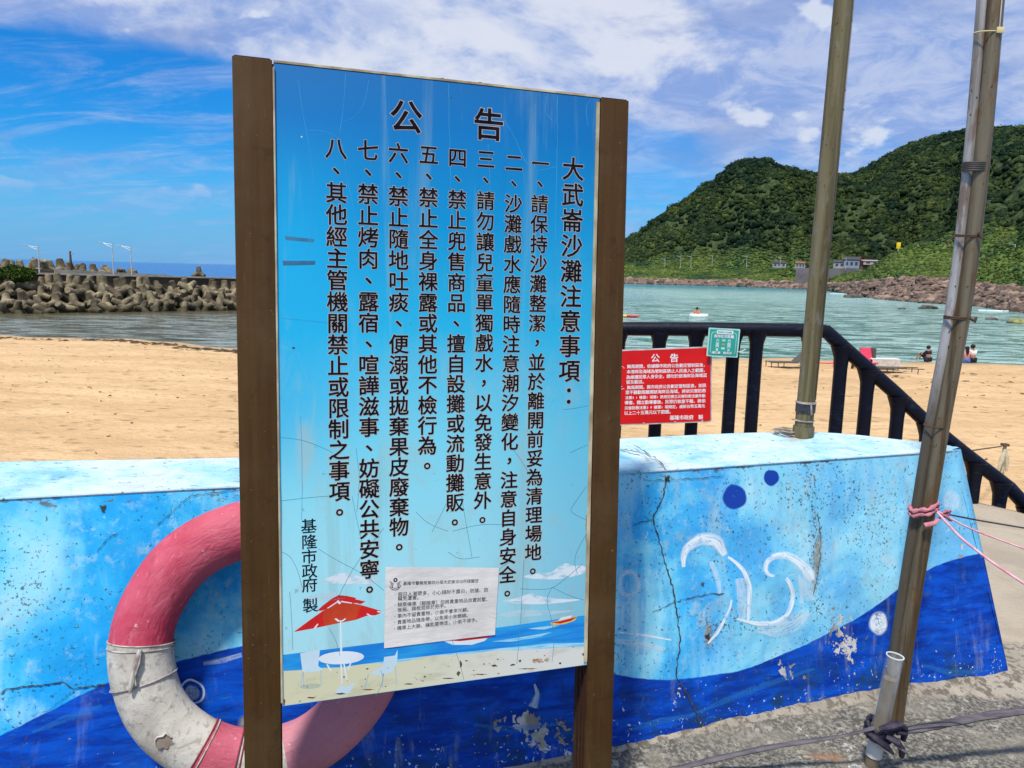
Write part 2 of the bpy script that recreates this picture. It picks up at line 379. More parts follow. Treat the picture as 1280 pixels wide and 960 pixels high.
Hm += below * amp * (n1 * 12 + ridge * 15) * np.clip((R2 - 120) / 200, .15, 1) + np.clip((Hm + 1) / 4, 0, 1) * n2 * np.clip(R2 / 300, .25, 1) * 1.2
def land_h(az, r):
    i = np.clip((az - AZ0) / (AZ1 - AZ0) * (len(azs) - 1), 0, len(azs) - 1.001); j = np.clip((np.log(r) - math.log(45)) / (math.log(1150) - math.log(45)) * (len(rs) - 1), 0, len(rs) - 1.001)
    i0 = i.astype(int); j0 = j.astype(int); fi = i - i0; fj = j - j0
    return (Hm[i0, j0] * (1 - fi) * (1 - fj) + Hm[i0 + 1, j0] * fi * (1 - fj) + Hm[i0, j0 + 1] * (1 - fi) * fj + Hm[i0 + 1, j0 + 1] * fi * fj)
def mk_hill():
    m, t = newmat('hill_cover'); p = t.pos()
    n = t.noise(p, .05, 6, .6); f = t.noise(p, .5, 5, .65)
    c = t.mix(t.step(n, .38, .62), (.038, .062, .024), (.024, .042, .018))
    c = t.mix(t.step(f, .42, .65), c, (.07, .098, .033))
    g = t.mix(t.step(t.noise(p, .35, 5, .6), .35, .65), (.13, .21, .045), (.075, .13, .03))
    c = t.mix(t.attr('grassy'), c, g)
    c = t.mix(t.attr('rocky'), c, t.mix(t.step(f, .4, .6), (.20, .14, .10), (.10, .075, .06)))
    t.put(t.b.inputs['Base Color'], c); t.b.inputs['Specular IOR Level'].default_value = .1; t.b.inputs['Roughness'].default_value = .95
    bump(t, f, 1., 1.2)
    return m
wl = np.array([float(waterline(a)) for a in azs]); rr1 = wl + np.interp(wl, [60, 150, 350], [14, 22, 14]); rrF = rr1 + np.interp(wl, [60, 150, 350], [24, 60, 60])
rocky = np.clip((rr1[:, None] + n2 * 3 - R2) / 3, 0, 1); grassy = np.clip((rrF[:, None] + n1 * 14 - R2) / 12, 0, 1)
tag(grid_obj('hills', np.stack([X, Y, Hm], -1), mk_hill(), attrs={'rocky': rocky, 'grassy': grassy}), kind='structure')

def blob_proto(sub, disp, seed, sq=(1, 1, 1)):
    bm = bmesh.new(); bmesh.ops.create_icosphere(bm, subdivisions=sub, radius=1); r = random.Random(seed); off = Vector((seed * 3.1, seed * 1.7, 0))
    for v in bm.verts:
        k = 1 + disp * mnoise.noise(v.co * 2.1 + off) * 1.6 + r.uniform(-.5, .5) * disp * .6
        v.co = Vector((v.co.x * k * sq[0], v.co.y * k * sq[1], v.co.z * k * sq[2]))
    bm.verts.index_update(); V = np.array([v.co[:] for v in bm.verts]); Fq = np.array([[q.index for q in f.verts] for f in bm.faces]); bm.free()
    return V, Fq
def scatter(name, protos, pos, scale, mat, kind='stuff', parent=None, smooth=False, tilt=.3):
    VV = []; FF = []; k = 0
    for i, (p, s) in enumerate(zip(pos, scale)):
        V, Fq = protos[i % len(protos)]; a = rng.uniform(0, 6.28); ca, sa = math.cos(a), math.sin(a)
        Rz = np.array([[ca, -sa, 0], [sa, ca, 0], [0, 0, 1]]); b = rng.uniform(-tilt, tilt); cb, sb = math.cos(b), math.sin(b)
        Rx = np.array([[1, 0, 0], [0, cb, -sb], [0, sb, cb]])
        VV.append((V * s) @ (Rz @ Rx).T + p); FF.append(Fq + k); k += len(V)
    o = raw_obj(name, np.concatenate(VV), np.concatenate(FF), mat, parent, smooth)
    if kind: o['kind'] = kind
    return o
def mk_leafmass(name, cs, sc):
    m, t = newmat(name); p = t.pos(); r = t.island()
    c = t.ramp(r, [(0, cs[0]), (.4, cs[1]), (.75, cs[2]), (1, cs[3])])
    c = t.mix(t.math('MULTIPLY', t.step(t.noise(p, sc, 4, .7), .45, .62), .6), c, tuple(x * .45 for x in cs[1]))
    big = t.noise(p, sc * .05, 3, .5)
    c = t.mix(1., c, t.ramp(big, [(.38, (.45, .60, .72)), (.60, (1.5, 1.3, .95))]), 'MULTIPLY')  # broad tone patches, with bluish dark shading put into the leaf colour
    t.put(t.b.inputs['Base Color'], c); t.b.inputs['Roughness'].default_value = .9; t.b.inputs['Specular IOR Level'].default_value = .08
    bump(t, t.noise(p, sc, 4, .7), 1., .6)
    return m
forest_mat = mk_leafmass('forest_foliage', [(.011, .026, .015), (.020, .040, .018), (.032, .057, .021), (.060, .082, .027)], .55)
def crown_proto(seed, leaves=10):
    V, Fq = blob_proto(1, .42, seed, (.92, .92, .72)); r_ = random.Random(seed); V = V.tolist(); Fq = Fq.tolist()
    for i in range(leaves):
        d = Vector((r_.gauss(0, 1), r_.gauss(0, 1), abs(r_.gauss(0, .8)) + .1)).normalized() * r_.uniform(.72, 1.12); d.z *= .8
        a_ = Vector((r_.gauss(0, 1), r_.gauss(0, 1), r_.gauss(0, .5))).normalized() * r_.uniform(.18, .34); b_ = a_.cross(Vector((r_.gauss(0, 1), r_.gauss(0, 1), r_.gauss(0, 1))).normalized()); k = len(V)
        V += [list(d - a_), list(d + b_), list(d + a_)]; Fq.append([k, k + 1, k + 2])
    return np.array(V), np.array(Fq)
cp = [crown_proto(s) for s in range(8)]
a = rng.uniform(AZ0, azel(1420, 340)[0], 52000); u = rng.uniform(0, 1, 52000); wla = np.interp(a, azs, rrF)
r = np.sqrt((wla + 6) ** 2 + u * (740. ** 2 - (wla + 6) ** 2)); h = land_h(a, r)
ok = (h > 2.5) & ~((a > HZ0 - .004) & (a < HZ1) & (r < 386)) & ~((a > HZ1) & (a < azel(1112, 340)[0]) & (r < 300)); a, r, h = a[ok], r[ok], h[ok]
clr = vnoise(np.stack([r * np.sin(a) + 300, r * np.cos(a), h * 0], 1), 1 / 26., 3); ok = (clr + rng.uniform(-.10, .10, len(a)) < .20) | (rng.uniform(0, 1, len(a)) < .18); a, r, h = a[ok], r[ok], h[ok]
sc_ = rng.uniform(.5, 1.25, len(a)) * np.where(rng.uniform(0, 1, len(a)) < .10, 1.7, 1.) * np.interp(r, [100, 250, 550], [.8, 1.2, 1.9])
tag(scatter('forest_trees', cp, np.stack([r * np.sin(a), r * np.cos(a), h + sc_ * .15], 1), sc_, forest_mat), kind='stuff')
# grass and scrub between the rocks and the wood
gp = [blob_proto(1, .45, s + 20, (1.3, 1, .55)) for s in range(5)]
N = 17000; a = rng.uniform(AZ0, azel(1420, 340)[0], N); a1 = np.interp(a, azs, rr1); a2 = np.interp(a, azs, rrF)
r = a1 + (a2 + 8 - a1) * rng.uniform(0, 1, N) ** 1.2; h = land_h(a, r); sc_ = rng.uniform(.35, 1.2, N) * np.interp(r, [70, 150, 400], [.24, .42, 1.0])
scatter('shore_grass', gp, np.stack([r * np.sin(a), r * np.cos(a), h], 1), sc_, mk_leafmass('shore_grass', [(.040, .072, .025), (.058, .098, .030), (.088, .14, .040), (.125, .165, .052)], 1.2))

# ---- shore boulders
rockp = [blob_proto(2, .30, 40 + s, (1.2, .9, .62)) for s in range(6)]
rock_mat = simple('boulder_rock', (.29, .20, .15), (.09, .067, .052), 1.1, .9, .7, .12, rnd=.55, det=6)
rock_me = []
for k, (V, Fq) in enumerate(rockp):
    bm_ = MB().add(V, [tuple(q) for q in Fq]).build('shore_boulder', rock_mat, ang=28); rock_me.append(bm_.data); bpy.data.objects.remove(bm_)
cand = []
for _ in range(12000):
    a_ = rng.uniform(AZ0, azel(1330, 340)[0]); w_ = float(np.interp(a_, azs, wl)); e_ = float(np.interp(a_, azs, rr1)); u_ = rng.uniform(-.03, 1.05)
    r_ = w_ + (e_ - w_) * u_; s_ = rng.uniform(.35, 1.0) ** 1.3 * np.interp(w_, [60, 150, 350], [.45, .9, 1.5]) * (1.5 if rng.uniform() < .08 else 1)
    if a_ < azel(1030, 340)[0] and rng.uniform() < .35: continue
    cand.append((s_ / r_, a_, r_, s_))
cand.sort(reverse=True)
vis = [c for c in cand if azel(785, 340)[0] < c[1] < azel(1285, 340)[0]]
big = vis[:285]; rest = [c for c in cand if c not in set(big)]
PLC = ['low at the waterline', 'halfway up the bank', 'beside the grass']
def rock_label(px, k):
    for lim, txt in ((830, 'nearest the notice board'), (910, 'under the thin lamp posts'), (1010, 'just left of the middle pole'), (1075, 'just right of the middle pole'), (1120, 'below the yellow sign board'), (1160, 'behind the lone brown rock'), (1200, 'just left of the double pole'), (1245, 'just right of the double pole')):
        if px < lim: return txt
    return 'above the algae covered rock'
rk_n = 0
for c in big:
    _, a_, r_, s_ = c; hh = float(land_h(np.array([a_]), np.array([r_]))[0])
    o = bpy.data.objects.new('shore_boulder', rock_me[rk_n % 6]); COL.objects.link(o)
    o.location = (r_ * math.sin(a_), r_ * math.cos(a_), max(hh, SEA) + s_ * .12); o.rotation_euler = (rng.uniform(-.4, .4), rng.uniform(-.3, .3), rng.uniform(0, 6.28)); o.scale = [s_ * rng.uniform(.8, 1.25) for _ in range(3)]
    px, py = proj(o.location); w_ = float(np.interp(a_, azs, wl)); e_ = float(np.interp(a_, azs, rr1)); u_ = (r_ - w_) / (e_ - w_)
    sz = 'large' if c[3] / c[2] > .0090 else ('mid sized' if c[3] / c[2] > .0068 else 'small'); hgt_ = PLC[0 if u_ < .3 else (1 if u_ < .7 else 2)]
    tag(o, f"{sz} brown boulder {hgt_}, {rock_label(px, 0)}", 'boulder', f"{sz} boulders {hgt_}, {rock_label(px, 0)}"); rk_n += 1
    continue
    tag(o, f"brown boulder in the rocky bank, {PLC[0 if u_ < .3 else (1 if u_ < .7 else 2)]}, {rock_label(px, 0)}", 'boulder', f'brown boulders {PLC[0 if u_ < .3 else (1 if u_ < .7 else 2)]}, {rock_label(px, 0)}'); rk_n += 1
rp1 = [blob_proto(1, .3, 60 + s, (1.2, .9, .62)) for s in range(5)]
mrs = simple('shingle_rock', (.25, .165, .125), (.08, .06, .05), .8, .9, .6, .1, det=6)
ra = np.array([c[1] for c in rest]); rr = np.array([c[2] for c in rest]); rsz = np.array([c[3] for c in rest])
scatter('shore_rubble', rp1, np.stack([rr * np.sin(ra), rr * np.cos(ra), np.maximum(land_h(ra, rr), SEA) + rsz * .1], 1), rsz, mrs, tilt=.5)
wet_rock = simple('wet_rock', (.13, .09, .07), (.06, .05, .04), 1.5, .5, .6, .08); algae = simple('algae_rock', (.30, .30, .09), (.12, .10, .06), 1.6, .8, .6, .08)
for px, py, s_, mt, lb in ((1160, 386, 1.15, wet_rock, 'dark brown rock standing alone in the water before the bank'), (1128, 386.5, .45, wet_rock, 'smallest dark rock poking out of the bay left of the lone brown rock'), (1067, 372, 1.6, wet_rock, 'dark wet rock at the water edge just right of the middle pole'),
                           (1276, 404, .95, algae, 'yellow green algae covered rock at the right edge of the bay'), (1240, 399.5, .5, wet_rock, 'flat wet rock beside the algae covered rock, right of the double pole')):
    q = atz(px, py, SEA); V, Fq = rockp[int(px) % 6]
    o = MB().add(V * s_ * np.array([1.15, 1, .75]) + np.array([0, 0, .1 * s_]), [tuple(f) for f in Fq]).build('sea_rock', mt, ang=30); o.location = q; tag(o, lb, 'rock')
# surf
foam = simple('surf_foam', (.85, .88, .9), (.6, .7, .74), 3, .6, .4, .05)
for px, py, w_, lb in ((1245, 389, 2.4, 'white surf breaking at the rocks right of the double pole'), (1052, 367.5, 3.4, 'white surf line by the bank right of the middle pole')):
    q = atz(px, py, SEA); pts = []
    for k in range(28):
        an = 2 * math.pi * k / 28; rr_ = 1 + .35 * math.sin(3 * an + px) + .2 * math.sin(7 * an)
        pts.append((q[0] + math.cos(an) * w_ * rr_, q[1] + math.sin(an) * w_ * .5 * rr_))
    o = MB().prism(pts, (SEA - .05, SEA + .14)).build('surf', foam); o['kind'] = 'stuff'

# ---- houses, lamps, sign on the far shore
white = simple('white_paint', (.75, .75, .73), (.6, .6, .58), 5, .6)
white2 = simple('dull_white_wall', (.36, .36, .36), (.26, .26, .27), 1, .8)
greyc = simple('grey_concrete', (.17, .16, .17), (.12, .115, .12), .3, .9, .3, .05)
roofs = [simple('red_roof', (.26, .05, .05), (.12, .03, .03), 2), simple('blue_roof', (.05, .10, .2), None, 2), simple('dark_roof', (.06, .06, .07), None, 2), simple('orange_roof', (.28, .12, .06), (.14, .07, .04), 2)]
glass = simple('dark_glass', (.03, .04, .06), (.05, .07, .1), 2, .15)
def on_land(px, py, r):   # ground point in the direction of a pixel column
    a_ = azel(px, py)[0]; return np.array([r * math.sin(a_), r * math.cos(a_), float(land_h(np.array([a_]), np.array([r]))[0])])
def hut(px, base_py, r, w, h, roof, lb, wallm=white2):
    a_, e_ = azel(px, base_py); z = CH + r * e_; o = empty('beach_hut', (r * math.sin(a_), r * math.cos(a_), z), -a_, lb, 'hut')
    MB().box((0, w * .4, h / 2), (w, w * .8, h)).build('wall', wallm, o, ang=10)
    rf = MB().add([(-w * .56, -.3, h), (w * .56, -.3, h), (w * .56, w * .8 + .3, h), (-w * .56, w * .8 + .3, h), (-w * .5, w * .4, h * 1.35), (w * .5, w * .4, h * 1.35)], [(0, 1, 5, 4), (2, 3, 4, 5), (0, 4, 3), (1, 2, 5), (3, 2, 1, 0)]).build('roof', roof, o, ang=10)
    for k in (-1, 0, 1): MB().box((k * w * .3, -.04, h * .55), (w * .16, .08, h * .36)).build('window', glass, o, ang=10)
rw = [on_land(965 + i * 12, 335, 395) for i in range(12)]
a0, a1_ = azel(995, 336)[0], azel(1078, 336)[0]; RW = 345
w1 = MB(); L_, R_ = np.array([RW * math.sin(a0), RW * math.cos(a0)]), np.array([RW * math.sin(a1_), RW * math.cos(a1_)])
zt = CH + RW * azel(1040, 335.5)[1]; dv = (R_ - L_) / np.linalg.norm(R_ - L_); nv = np.array([-dv[1], dv[0]])
poly = [tuple(L_), tuple(R_), tuple(R_ + nv * 26), tuple(L_ + nv * 26)]
tag(MB().prism(poly, (zt - 7, zt)).build('retaining_wall', greyc, ang=10), 'long grey concrete retaining wall below the huts on the far shore', 'wall')
hut(1052, 335.5, 352, 6.5, 2.6, roofs[2], 'white hut with dark roof, nearest the right side of the middle pole')
hut(1064, 335.5, 351, 6, 3.6, roofs[2], 'taller grey hut in the middle of the far huts', simple('hut_grey', (.25, .3, .36), None, 2))
hut(1075, 335.5, 353, 8, 2.9, roofs[0], 'hut with red roof at the right end of the far huts', roofs[3])
hut(1094, 331, 352, 9, 1.5, white2, 'low white shelter right of the red roofed hut', simple('hut_tan', (.5, .45, .38), None, 2))
hut(1000, 335.5, 352, 4, 2.2, roofs[3], 'small orange roofed hut on the left side of the middle pole')
hut(974, 334.5, 380, 6, 2.2, roofs[2], 'low pale hut left of the middle pole on the far shore')
lampm = simple('lamp_metal', (.62, .63, .62), (.45, .45, .45), 4, .5, metal=.3)
def street_lamp(loc, h, arm, label, group=None, name='street_lamp', s=1., mat=lampm, two=False):
    o = empty(name, loc, 0, label, 'lamp', group)
    MB().tube([(0, 0, -.3), (0, 0, h)], [.085 * s, .05 * s], 8).build('pole', mat, o)
    MB().tube([(0, 0, h * .93), (arm * .5, 0, h * .95), (arm, 0, h * .985)], .035 * s, 6).build('arm', mat, o)
    MB().tube([(0, 0, h * .84), (arm * .45, 0, h * .9), (arm * .8, 0, h * .96)], .025 * s, 6).build('brace', mat, o)
    MB().box((arm * 1.12, 0, h * .99), (abs(arm) * .42, .22 * s, .10 * s), bev=.03 * s).build('lamp_head', mat, o)
    return o
for i, (px, top, bot) in enumerate(((831, 323, 333), (850.5, 320, 334), (863.5, 320, 333), (890, 319, 332), (933, 320, 333), (1057, 322, 336), (975, 321, 334))):
    r_ = 372 if px < 960 else 344; p1 = azel(px, bot); z0 = CH + r_ * p1[1]; z1 = CH + r_ * azel(px, top)[1]
    lbs = ['leftmost of the thin lamp posts on the far shore', 'second lamp post from the left on the far shore', 'third lamp post from the left on the far shore', 'fourth lamp post from the left, above the grass slope', 'fifth lamp post from the left, above the grass slope', 'thin lamp post standing in front of the far huts', 'lamp post beside the low pale hut on the far shore']
    street_lamp((r_ * math.sin(p1[0]), r_ * math.cos(p1[0]), z0), z1 - z0, -1.6, lbs[i], 'lamp posts on the far shore', s=1.3)
r_ = 205; p1 = azel(1268, 318); street_lamp((r_ * math.sin(p1[0]), r_ * math.cos(p1[0]), CH + r_ * p1[1]), r_ * (azel(1268, 305)[1] - p1[1]), -1.1, 'single lamp post on the green slope right of the double pole', s=1.4)
r_ = 265; p1 = azel(1122, 320); yb = empty('yellow_signboard', (r_ * math.sin(p1[0]), r_ * math.cos(p1[0]), CH + r_ * p1[1]), -p1[0], 'small bright yellow upright sign board on the green ridge', 'sign')
hh = r_ * (azel(1122, 303)[1] - p1[1]); MB().box((0, 0, hh * .77), (1.15, .25, hh * .46), bev=.05).build('board', simple('yellow_board', (.85, .62, .02), None, 2), yb)
MB().tube([(0, 0, -1), (0, 0, hh * .55)], .12, 6).build('post', lampm, yb)

# ---- breakwater on the left
conc = simple('old_concrete', (.27, .22, .135), (.085, .07, .042), 1.1, .95, .6, .06, rnd=.5, det=7)
conc_pale = simple('pale_concrete', (.42, .39, .32), (.28, .26, .21), 1.4, .95, .4, .04)
wallc = simple('seawall_concrete', (.11, .09, .06), (.055, .045, .03), .5, .95, .5, .05, det=7)
def bw(px, off=0.):       # point of the breakwater's foot under a pixel column, plus an offset away from the camera
    d0 = np.array([-41.2, 61.6]); d1 = np.array([-26.3, 73.9]); dd = (d1 - d0) / np.linalg.norm(d1 - d0); nn = np.array([-dd[1], dd[0]])
    s_ = (px - 0) / 300 * np.linalg.norm(d1 - d0); return d0 + dd * s_ + nn * off, dd, nn
_, bd, bn = bw(0)
def strip(px0, px1, o0, o1, z0a, z0b, z1a, z1b):
    A, _, _ = bw(px0, o0); B, _, _ = bw(px1, o0); Cc, _, _ = bw(px1, o1); D, _, _ = bw(px0, o1)
    V = [(*A, z0a), (*B, z0b), (*Cc, z0b), (*D, z0a), (*A, z1a), (*B, z1b), (*Cc, z1b), (*D, z1a)]
    return V, [(3, 2, 1, 0), (4, 5, 6, 7), (0, 1, 5, 4), (1, 2, 6, 5), (2, 3, 7, 6), (3, 0, 4, 7)]
def ztop(px, py, off): p, _, _ = bw(px, off); a_, e_ = azel(px, py); return CH + math.hypot(*p) * e_
bwt = empty('breakwater', (*bw(100, 8)[0], SEA), 0, 'long dark concrete breakwater wall behind the tetrapods on the left', 'breakwater')
def bpart(name, args, mat):
    V, Fq = strip(*args); V = np.array(V) - np.array([*bw(100, 8)[0], SEA]); return MB().add(V, Fq).build(name, mat, bwt, ang=10)
zA, zB = ztop(40, 342.5, 6), ztop(300, 348.5, 6); zL = zA + (zA - zB) * .9; zR = zB - (zA - zB) * .55
bpart('front_wall', (-220, 430, 6, 9.5, SEA - 1, SEA - 1, zL, zR), wallc)
bpart('coping', (-220, 430, 5.85, 6.5, zL + .003, zR + .003, zL + .14, zR + .14), conc_pale)
zP = ztop(75, 334.5, 13)
bpart('parapet', (-220, 250, 12, 14, SEA, SEA, zP + .45, ztop(235, 344, 13)), wallc)
bpart('rail_kerb', (88, 250, 10.6, 10.9, SEA, SEA, ztop(88, 337, 10.7), ztop(250, 344.5, 10.7)), conc_pale)

def tetrapod_mesh(rl=1.0):
    m = MB(); dirs = [np.array(d) / math.sqrt(3) for d in ((1, 1, 1), (-1, -1, 1), (-1, 1, -1), (1, -1, -1))]
    for d in dirs:
        m.tube([d * 0, d * .35, d * 1.0 * rl, d * 1.06 * rl], [.40, .385, .275, .225], 14)
    o = m.build('tetrapod', conc, ang=28); me = o.data; bpy.data.objects.remove(o); return me
_t = NT(conc.node_tree); _b = _t.n['Principled BSDF']; _l = _b.inputs['Base Color'].links[0].from_socket; _z = _t.sep(_t.pos())[2]
_w = _t.math('SUBTRACT', 1., _t.step(_t.math('ADD', _z, _t.math('MULTIPLY', _t.noise(_t.pos(), 1.5, 4, .6), .8)), SEA + .55, SEA + 1.25))
_t.put(_b.inputs['Base Color'], _t.mix(_t.math('MULTIPLY', _w, .8), _l, (.035, .032, .015)))     # wet, weedy foot at the tide line
tet = tetrapod_mesh()
def rest_pose(kind):
    d = Vector((1, 1, 1)).normalized(); q = d.rotation_difference(Vector((0, 0, 1)))
    return q
tets = []
def place_tet(px, off, z, s, up=True, group=None, tl=.25):
    p, _, _ = bw(px, off); o = bpy.data.objects.new('tetrapod', tet); COL.objects.link(o)
    q = rest_pose(0).to_matrix().to_4x4(); Rz = Matrix.Rotation(rng.uniform(0, 6.28), 4, 'Z'); T = Matrix.Rotation(rng.uniform(-tl, tl), 4, 'X') @ Matrix.Rotation(rng.uniform(-tl, tl), 4, 'Y')
    o.matrix_world = Matrix.Translation((*p, z)) @ T @ Rz @ q @ Matrix.Scale(s, 4); tets.append((o, group)); return o
row_def = [(.2, SEA + .15, 'at the waterline'), (1.7, SEA + .75, 'in the row above the waterline'), (3.1, SEA + 1.45, 'halfway up the pile'), (4.6, SEA + 2.15, 'against the sea wall')]
for k, (off, z, gname) in enumerate(row_def):
    px = -150 + k * 12
    while px < 420:
        zz = z - (px > 0) * px / 300 * .12 * k
        o = place_tet(px, off + rng.uniform(-.35, .35), zz + rng.uniform(-.2, .2), rng.uniform(.78, .98), tl=.95 if rng.uniform() < .4 else .3, group=gname)
        px += rng.uniform(16, 21)
for px in (66, 93, 117, 131, 160, 182, 245, 287): place_tet(px, 5.1, zA - .9 - px / 300 * .35, .95, tl=.1, group='upright against the sea wall')
place_tet(289, 9.5, ztop(289, 343, 9.5) + .0, .72, tl=.1, group='alone on top of the sea wall')
px = -120
while px < 232:
    top = np.interp(px, [-150, 0, 100, 160, 200, 235], [323, 325.5, 326.5, 331, 337, 341]) + rng.uniform(-1, 1.5); off = 17 + rng.uniform(-1, 1)
    place_tet(px, off, ztop(px, top, off) - 1.0, rng.uniform(.9, 1.15), tl=.5, group='on the seaward side of the breakwater'); px += rng.uniform(8, 13)
for o, g in tets:
    pxx = proj(o.location)[0]
    if g == 'alone on top of the sea wall': tag(o, 'lone tetrapod standing on top of the sea wall beside the notice board', 'tetrapod'); continue
    sec = 'beyond the left edge' if pxx < 0 else ('below the green shrub' if pxx < 48 else ('by the lamp beside the shrub' if pxx < 80 else ('between shrub lamp and marker post' if pxx < 115 else ('just left of the paired lamps' if pxx < 150 else ('below the paired lamps' if pxx < 195 else ('midway from paired lamps to the board' if pxx < 245 else 'nearest the notice board'))))))
    if pxx > 300: sec = 'hidden behind the notice board'
    tag(o, f"grey concrete tetrapod {g}, {sec}", 'tetrapod', f'tetrapods {g}, {sec}')
# lamps, marker and shrub of the breakwater
for px, tp, bt, lb in ((63, 307, 342, 'lamp post on the breakwater beside the green shrub'), (158, 303.5, 343, 'taller lamp post of the close pair on the breakwater'), (183, 307.5, 344, 'rightmost lamp post on the breakwater, nearest the notice board')):
    p, _, _ = bw(px, 8.); z0 = ztop(px, bt, 8.); street_lamp((*p, z0), ztop(px, tp, 8.) - z0, -1.0, lb, 'lamp posts on the breakwater', s=.8)
p, _, _ = bw(124, 16); z0 = ztop(124, 331, 16); mk = empty('harbour_marker', (*p, z0), 0, 'small dark post with a crosspiece behind the breakwater tetrapods', 'marker')
MB().tube([(0, 0, -1), (0, 0, ztop(124, 315, 16) - z0)], [.14, .09], 8).build('post', wallc, mk); MB().box((0, 0, (ztop(124, 318.5, 16) - z0)), (.55, .1, .1)).build('crosspiece', conc_pale, mk)
p, _, _ = bw(29, 4.6); z0 = ztop(29, 343, 4.6); sh = empty('shrub', (*p, z0), 0, 'round dark green shrub growing over the breakwater wall', 'shrub')
lv = []; lf = []; k = 0
for i in range(5200):
    th = rng.uniform(0, 6.28); cz = rng.uniform(-1, 1); rad = rng.uniform(.72, 1.) ** .6; nz = mnoise.noise(Vector((math.cos(th) * 2, math.sin(th) * 2, cz * 2))) * .35 + 1
    c = np.array([math.cos(th) * math.sqrt(1 - cz * cz) * 1.52, math.sin(th) * math.sqrt(1 - cz * cz) * 1.0, cz * .72]) * rad * nz
    a_ = rng.normal(size=3); a_ /= np.linalg.norm(a_); b_ = np.cross(a_, rng.normal(size=3)); b_ /= np.linalg.norm(b_); s_ = rng.uniform(.05, .11)
    lv += [c - a_ * s_, c + b_ * s_ * .6, c + a_ * s_, c - b_ * s_ * .6]; lf.append((k, k + 1, k + 2, k + 3)); k += 4
raw_obj('foliage', np.array(lv), np.array(lf), mk_leafmass('shrub_leaves', [(.03, .07, .015), (.05, .11, .02), (.09, .17, .03), (.14, .22, .05)], 3.), sh, False)['kind'] = 'stuff'
for k in range(5):
    an = k * 1.3; MB().tube([(0, 0, -.9), (math.cos(an) * .4, math.sin(an) * .3, -.2), (math.cos(an) * .9, math.sin(an) * .6, .25)], [.05, .04, .02], 6).build('stem', wallc, sh)
# ship on the horizon
a_, e_ = azel(45, 324); r_ = 3400; ship = empty('cargo_ship', (r_ * math.sin(a_), r_ * math.cos(a_), SEA), -a_, 'tiny grey blue ship on the horizon above the breakwater', 'ship')
shm = simple('ship_paint', (.10, .22, .38), (.08, .18, .33), .1, .8)
MB().add([(-17, -3, 0), (17, -3, 0), (17, 3, 0), (-17, 3, 0), (-21, -3, 5), (20, -3, 4), (20, 3, 4), (-21, 3, 5)], [(0, 1, 5, 4), (1, 2, 6, 5), (2, 3, 7, 6), (3, 0, 4, 7), (4, 5, 6, 7), (3, 2, 1, 0)]).build('hull', shm, ship, ang=10)
MB().box((-9, 0, 8), (9, 5, 7)).build('bridge', shm, ship, ang=10); MB().tube([(9, 0, 3), (9, 0, 15)], .6, 6).build('mast', shm, ship); MB().tube([(-9, 0, 10), (-9, 0, 17)], .6, 6).build('mast', shm, ship)

# ================================================================== PROMENADE, WALL
def cc(name, c1, c2, *a, **k): return simple(name, c1, c2, *a, **k)
TOPZ = .90
TF = np.array([atz(x, y, TOPZ)[:2] for x, y in ((-420, 645), (-200, 634), (0, 622), (150, 614), (300, 606.5), (540, 598), (780, 590), (1000, 575), (1190, 562))])
TBk = np.array([atz(x, y, TOPZ)[:2] for x, y in ((1201, 561), (1185, 556), (1120, 549), (1060, 542), (1000, 539), (900, 542), (780, 548), (540, 557), (300, 572), (0, 577), (-200, 583), (-420, 592))])
BF = np.array([(-3.0, 1.17), (-2.2, 1.45), (-1.36, 1.79), (-1.05, 1.90), (-.74, 2.0), (-.15, 2.14), (.46, 2.325), (1.13, 2.60), (2.0, 2.845)])
# resample the front smoothly
def resample(P, n, k=9, raw=None):
    s_ = np.r_[0, np.cumsum(np.hypot(*np.diff(P, axis=0).T))] if raw is None else raw
    u_ = np.linspace(0, s_[-1], n); out = np.stack([np.interp(u_, s_, P[:, i]) for i in (0, 1)], 1)
    sm = np.stack([smooth(out[:, i], k) for i in (0, 1)], 1); w_ = np.minimum(np.arange(n), np.arange(n)[::-1]) / k; w_ = np.clip(w_, 0, 1)[:, None]
    return out * (1 - w_) + sm * w_
sF = np.r_[0, np.cumsum(np.hypot(*np.diff(TF, axis=0).T))]
NU = 720
tf = resample(TF, NU, 61, sF); bf = resample(BF, NU, 61, sF)
def wp(u, v):    # world point of the front face, u along, v up the slope
    i = min(max(u, 0), 1) * (NU - 1); i0 = min(int(i), NU - 2); f = i - i0
    a = tf[i0] * (1 - f) + tf[i0 + 1] * f; b = bf[i0] * (1 - f) + bf[i0 + 1] * f
    return np.array([*(b + (a - b) * v), TOPZ * v])
def wuv(px, py):
    u, v = .6, .5
    for _ in range(14):
        p0 = proj(wp(u, v)); e = p0 - (px, py); du = (proj(wp(u + 1e-4, v)) - p0) / 1e-4; dv_ = (proj(wp(u, v + 1e-4)) - p0) / 1e-4
        d = np.linalg.solve(np.stack([du, dv_], 1), e); u = min(max(u - d[0], .001), .999); v -= d[1]
    return u, v
WN = lambda u, v: (lambda n: n / np.linalg.norm(n))(np.cross(wp(min(u + 1e-3, 1), v) - wp(u, v), wp(u, v + 1e-3) - wp(u, v)))
def wall_disp(p): return mnoise.fractal(Vector(p * 4.), 1., 2., 4) * .0072 * math.sin(min(max(p[2] / TOPZ, 0), 1) * math.pi)
def wpt(px, py, lift=0.):
    u, v = wuv(px, py); p_ = wp(u, v); return p_ - np.array([0, wall_disp(p_), 0]) + WN(min(u, .998), v) * lift
wave_px = [(-60, 945), (0, 919), (50, 894), (100, 869), (140, 850), (220, 827), (260, 817), (305, 807), (400, 790), (500, 788), (600, 803), (700, 826), (735, 835), (770, 843), (800, 848), (833, 850), (870, 847), (930, 838), (960, 826), (1000, 810), (1040, 790), (1080, 768), (1120, 737), (1160, 712), (1190, 700), (1226, 692)]
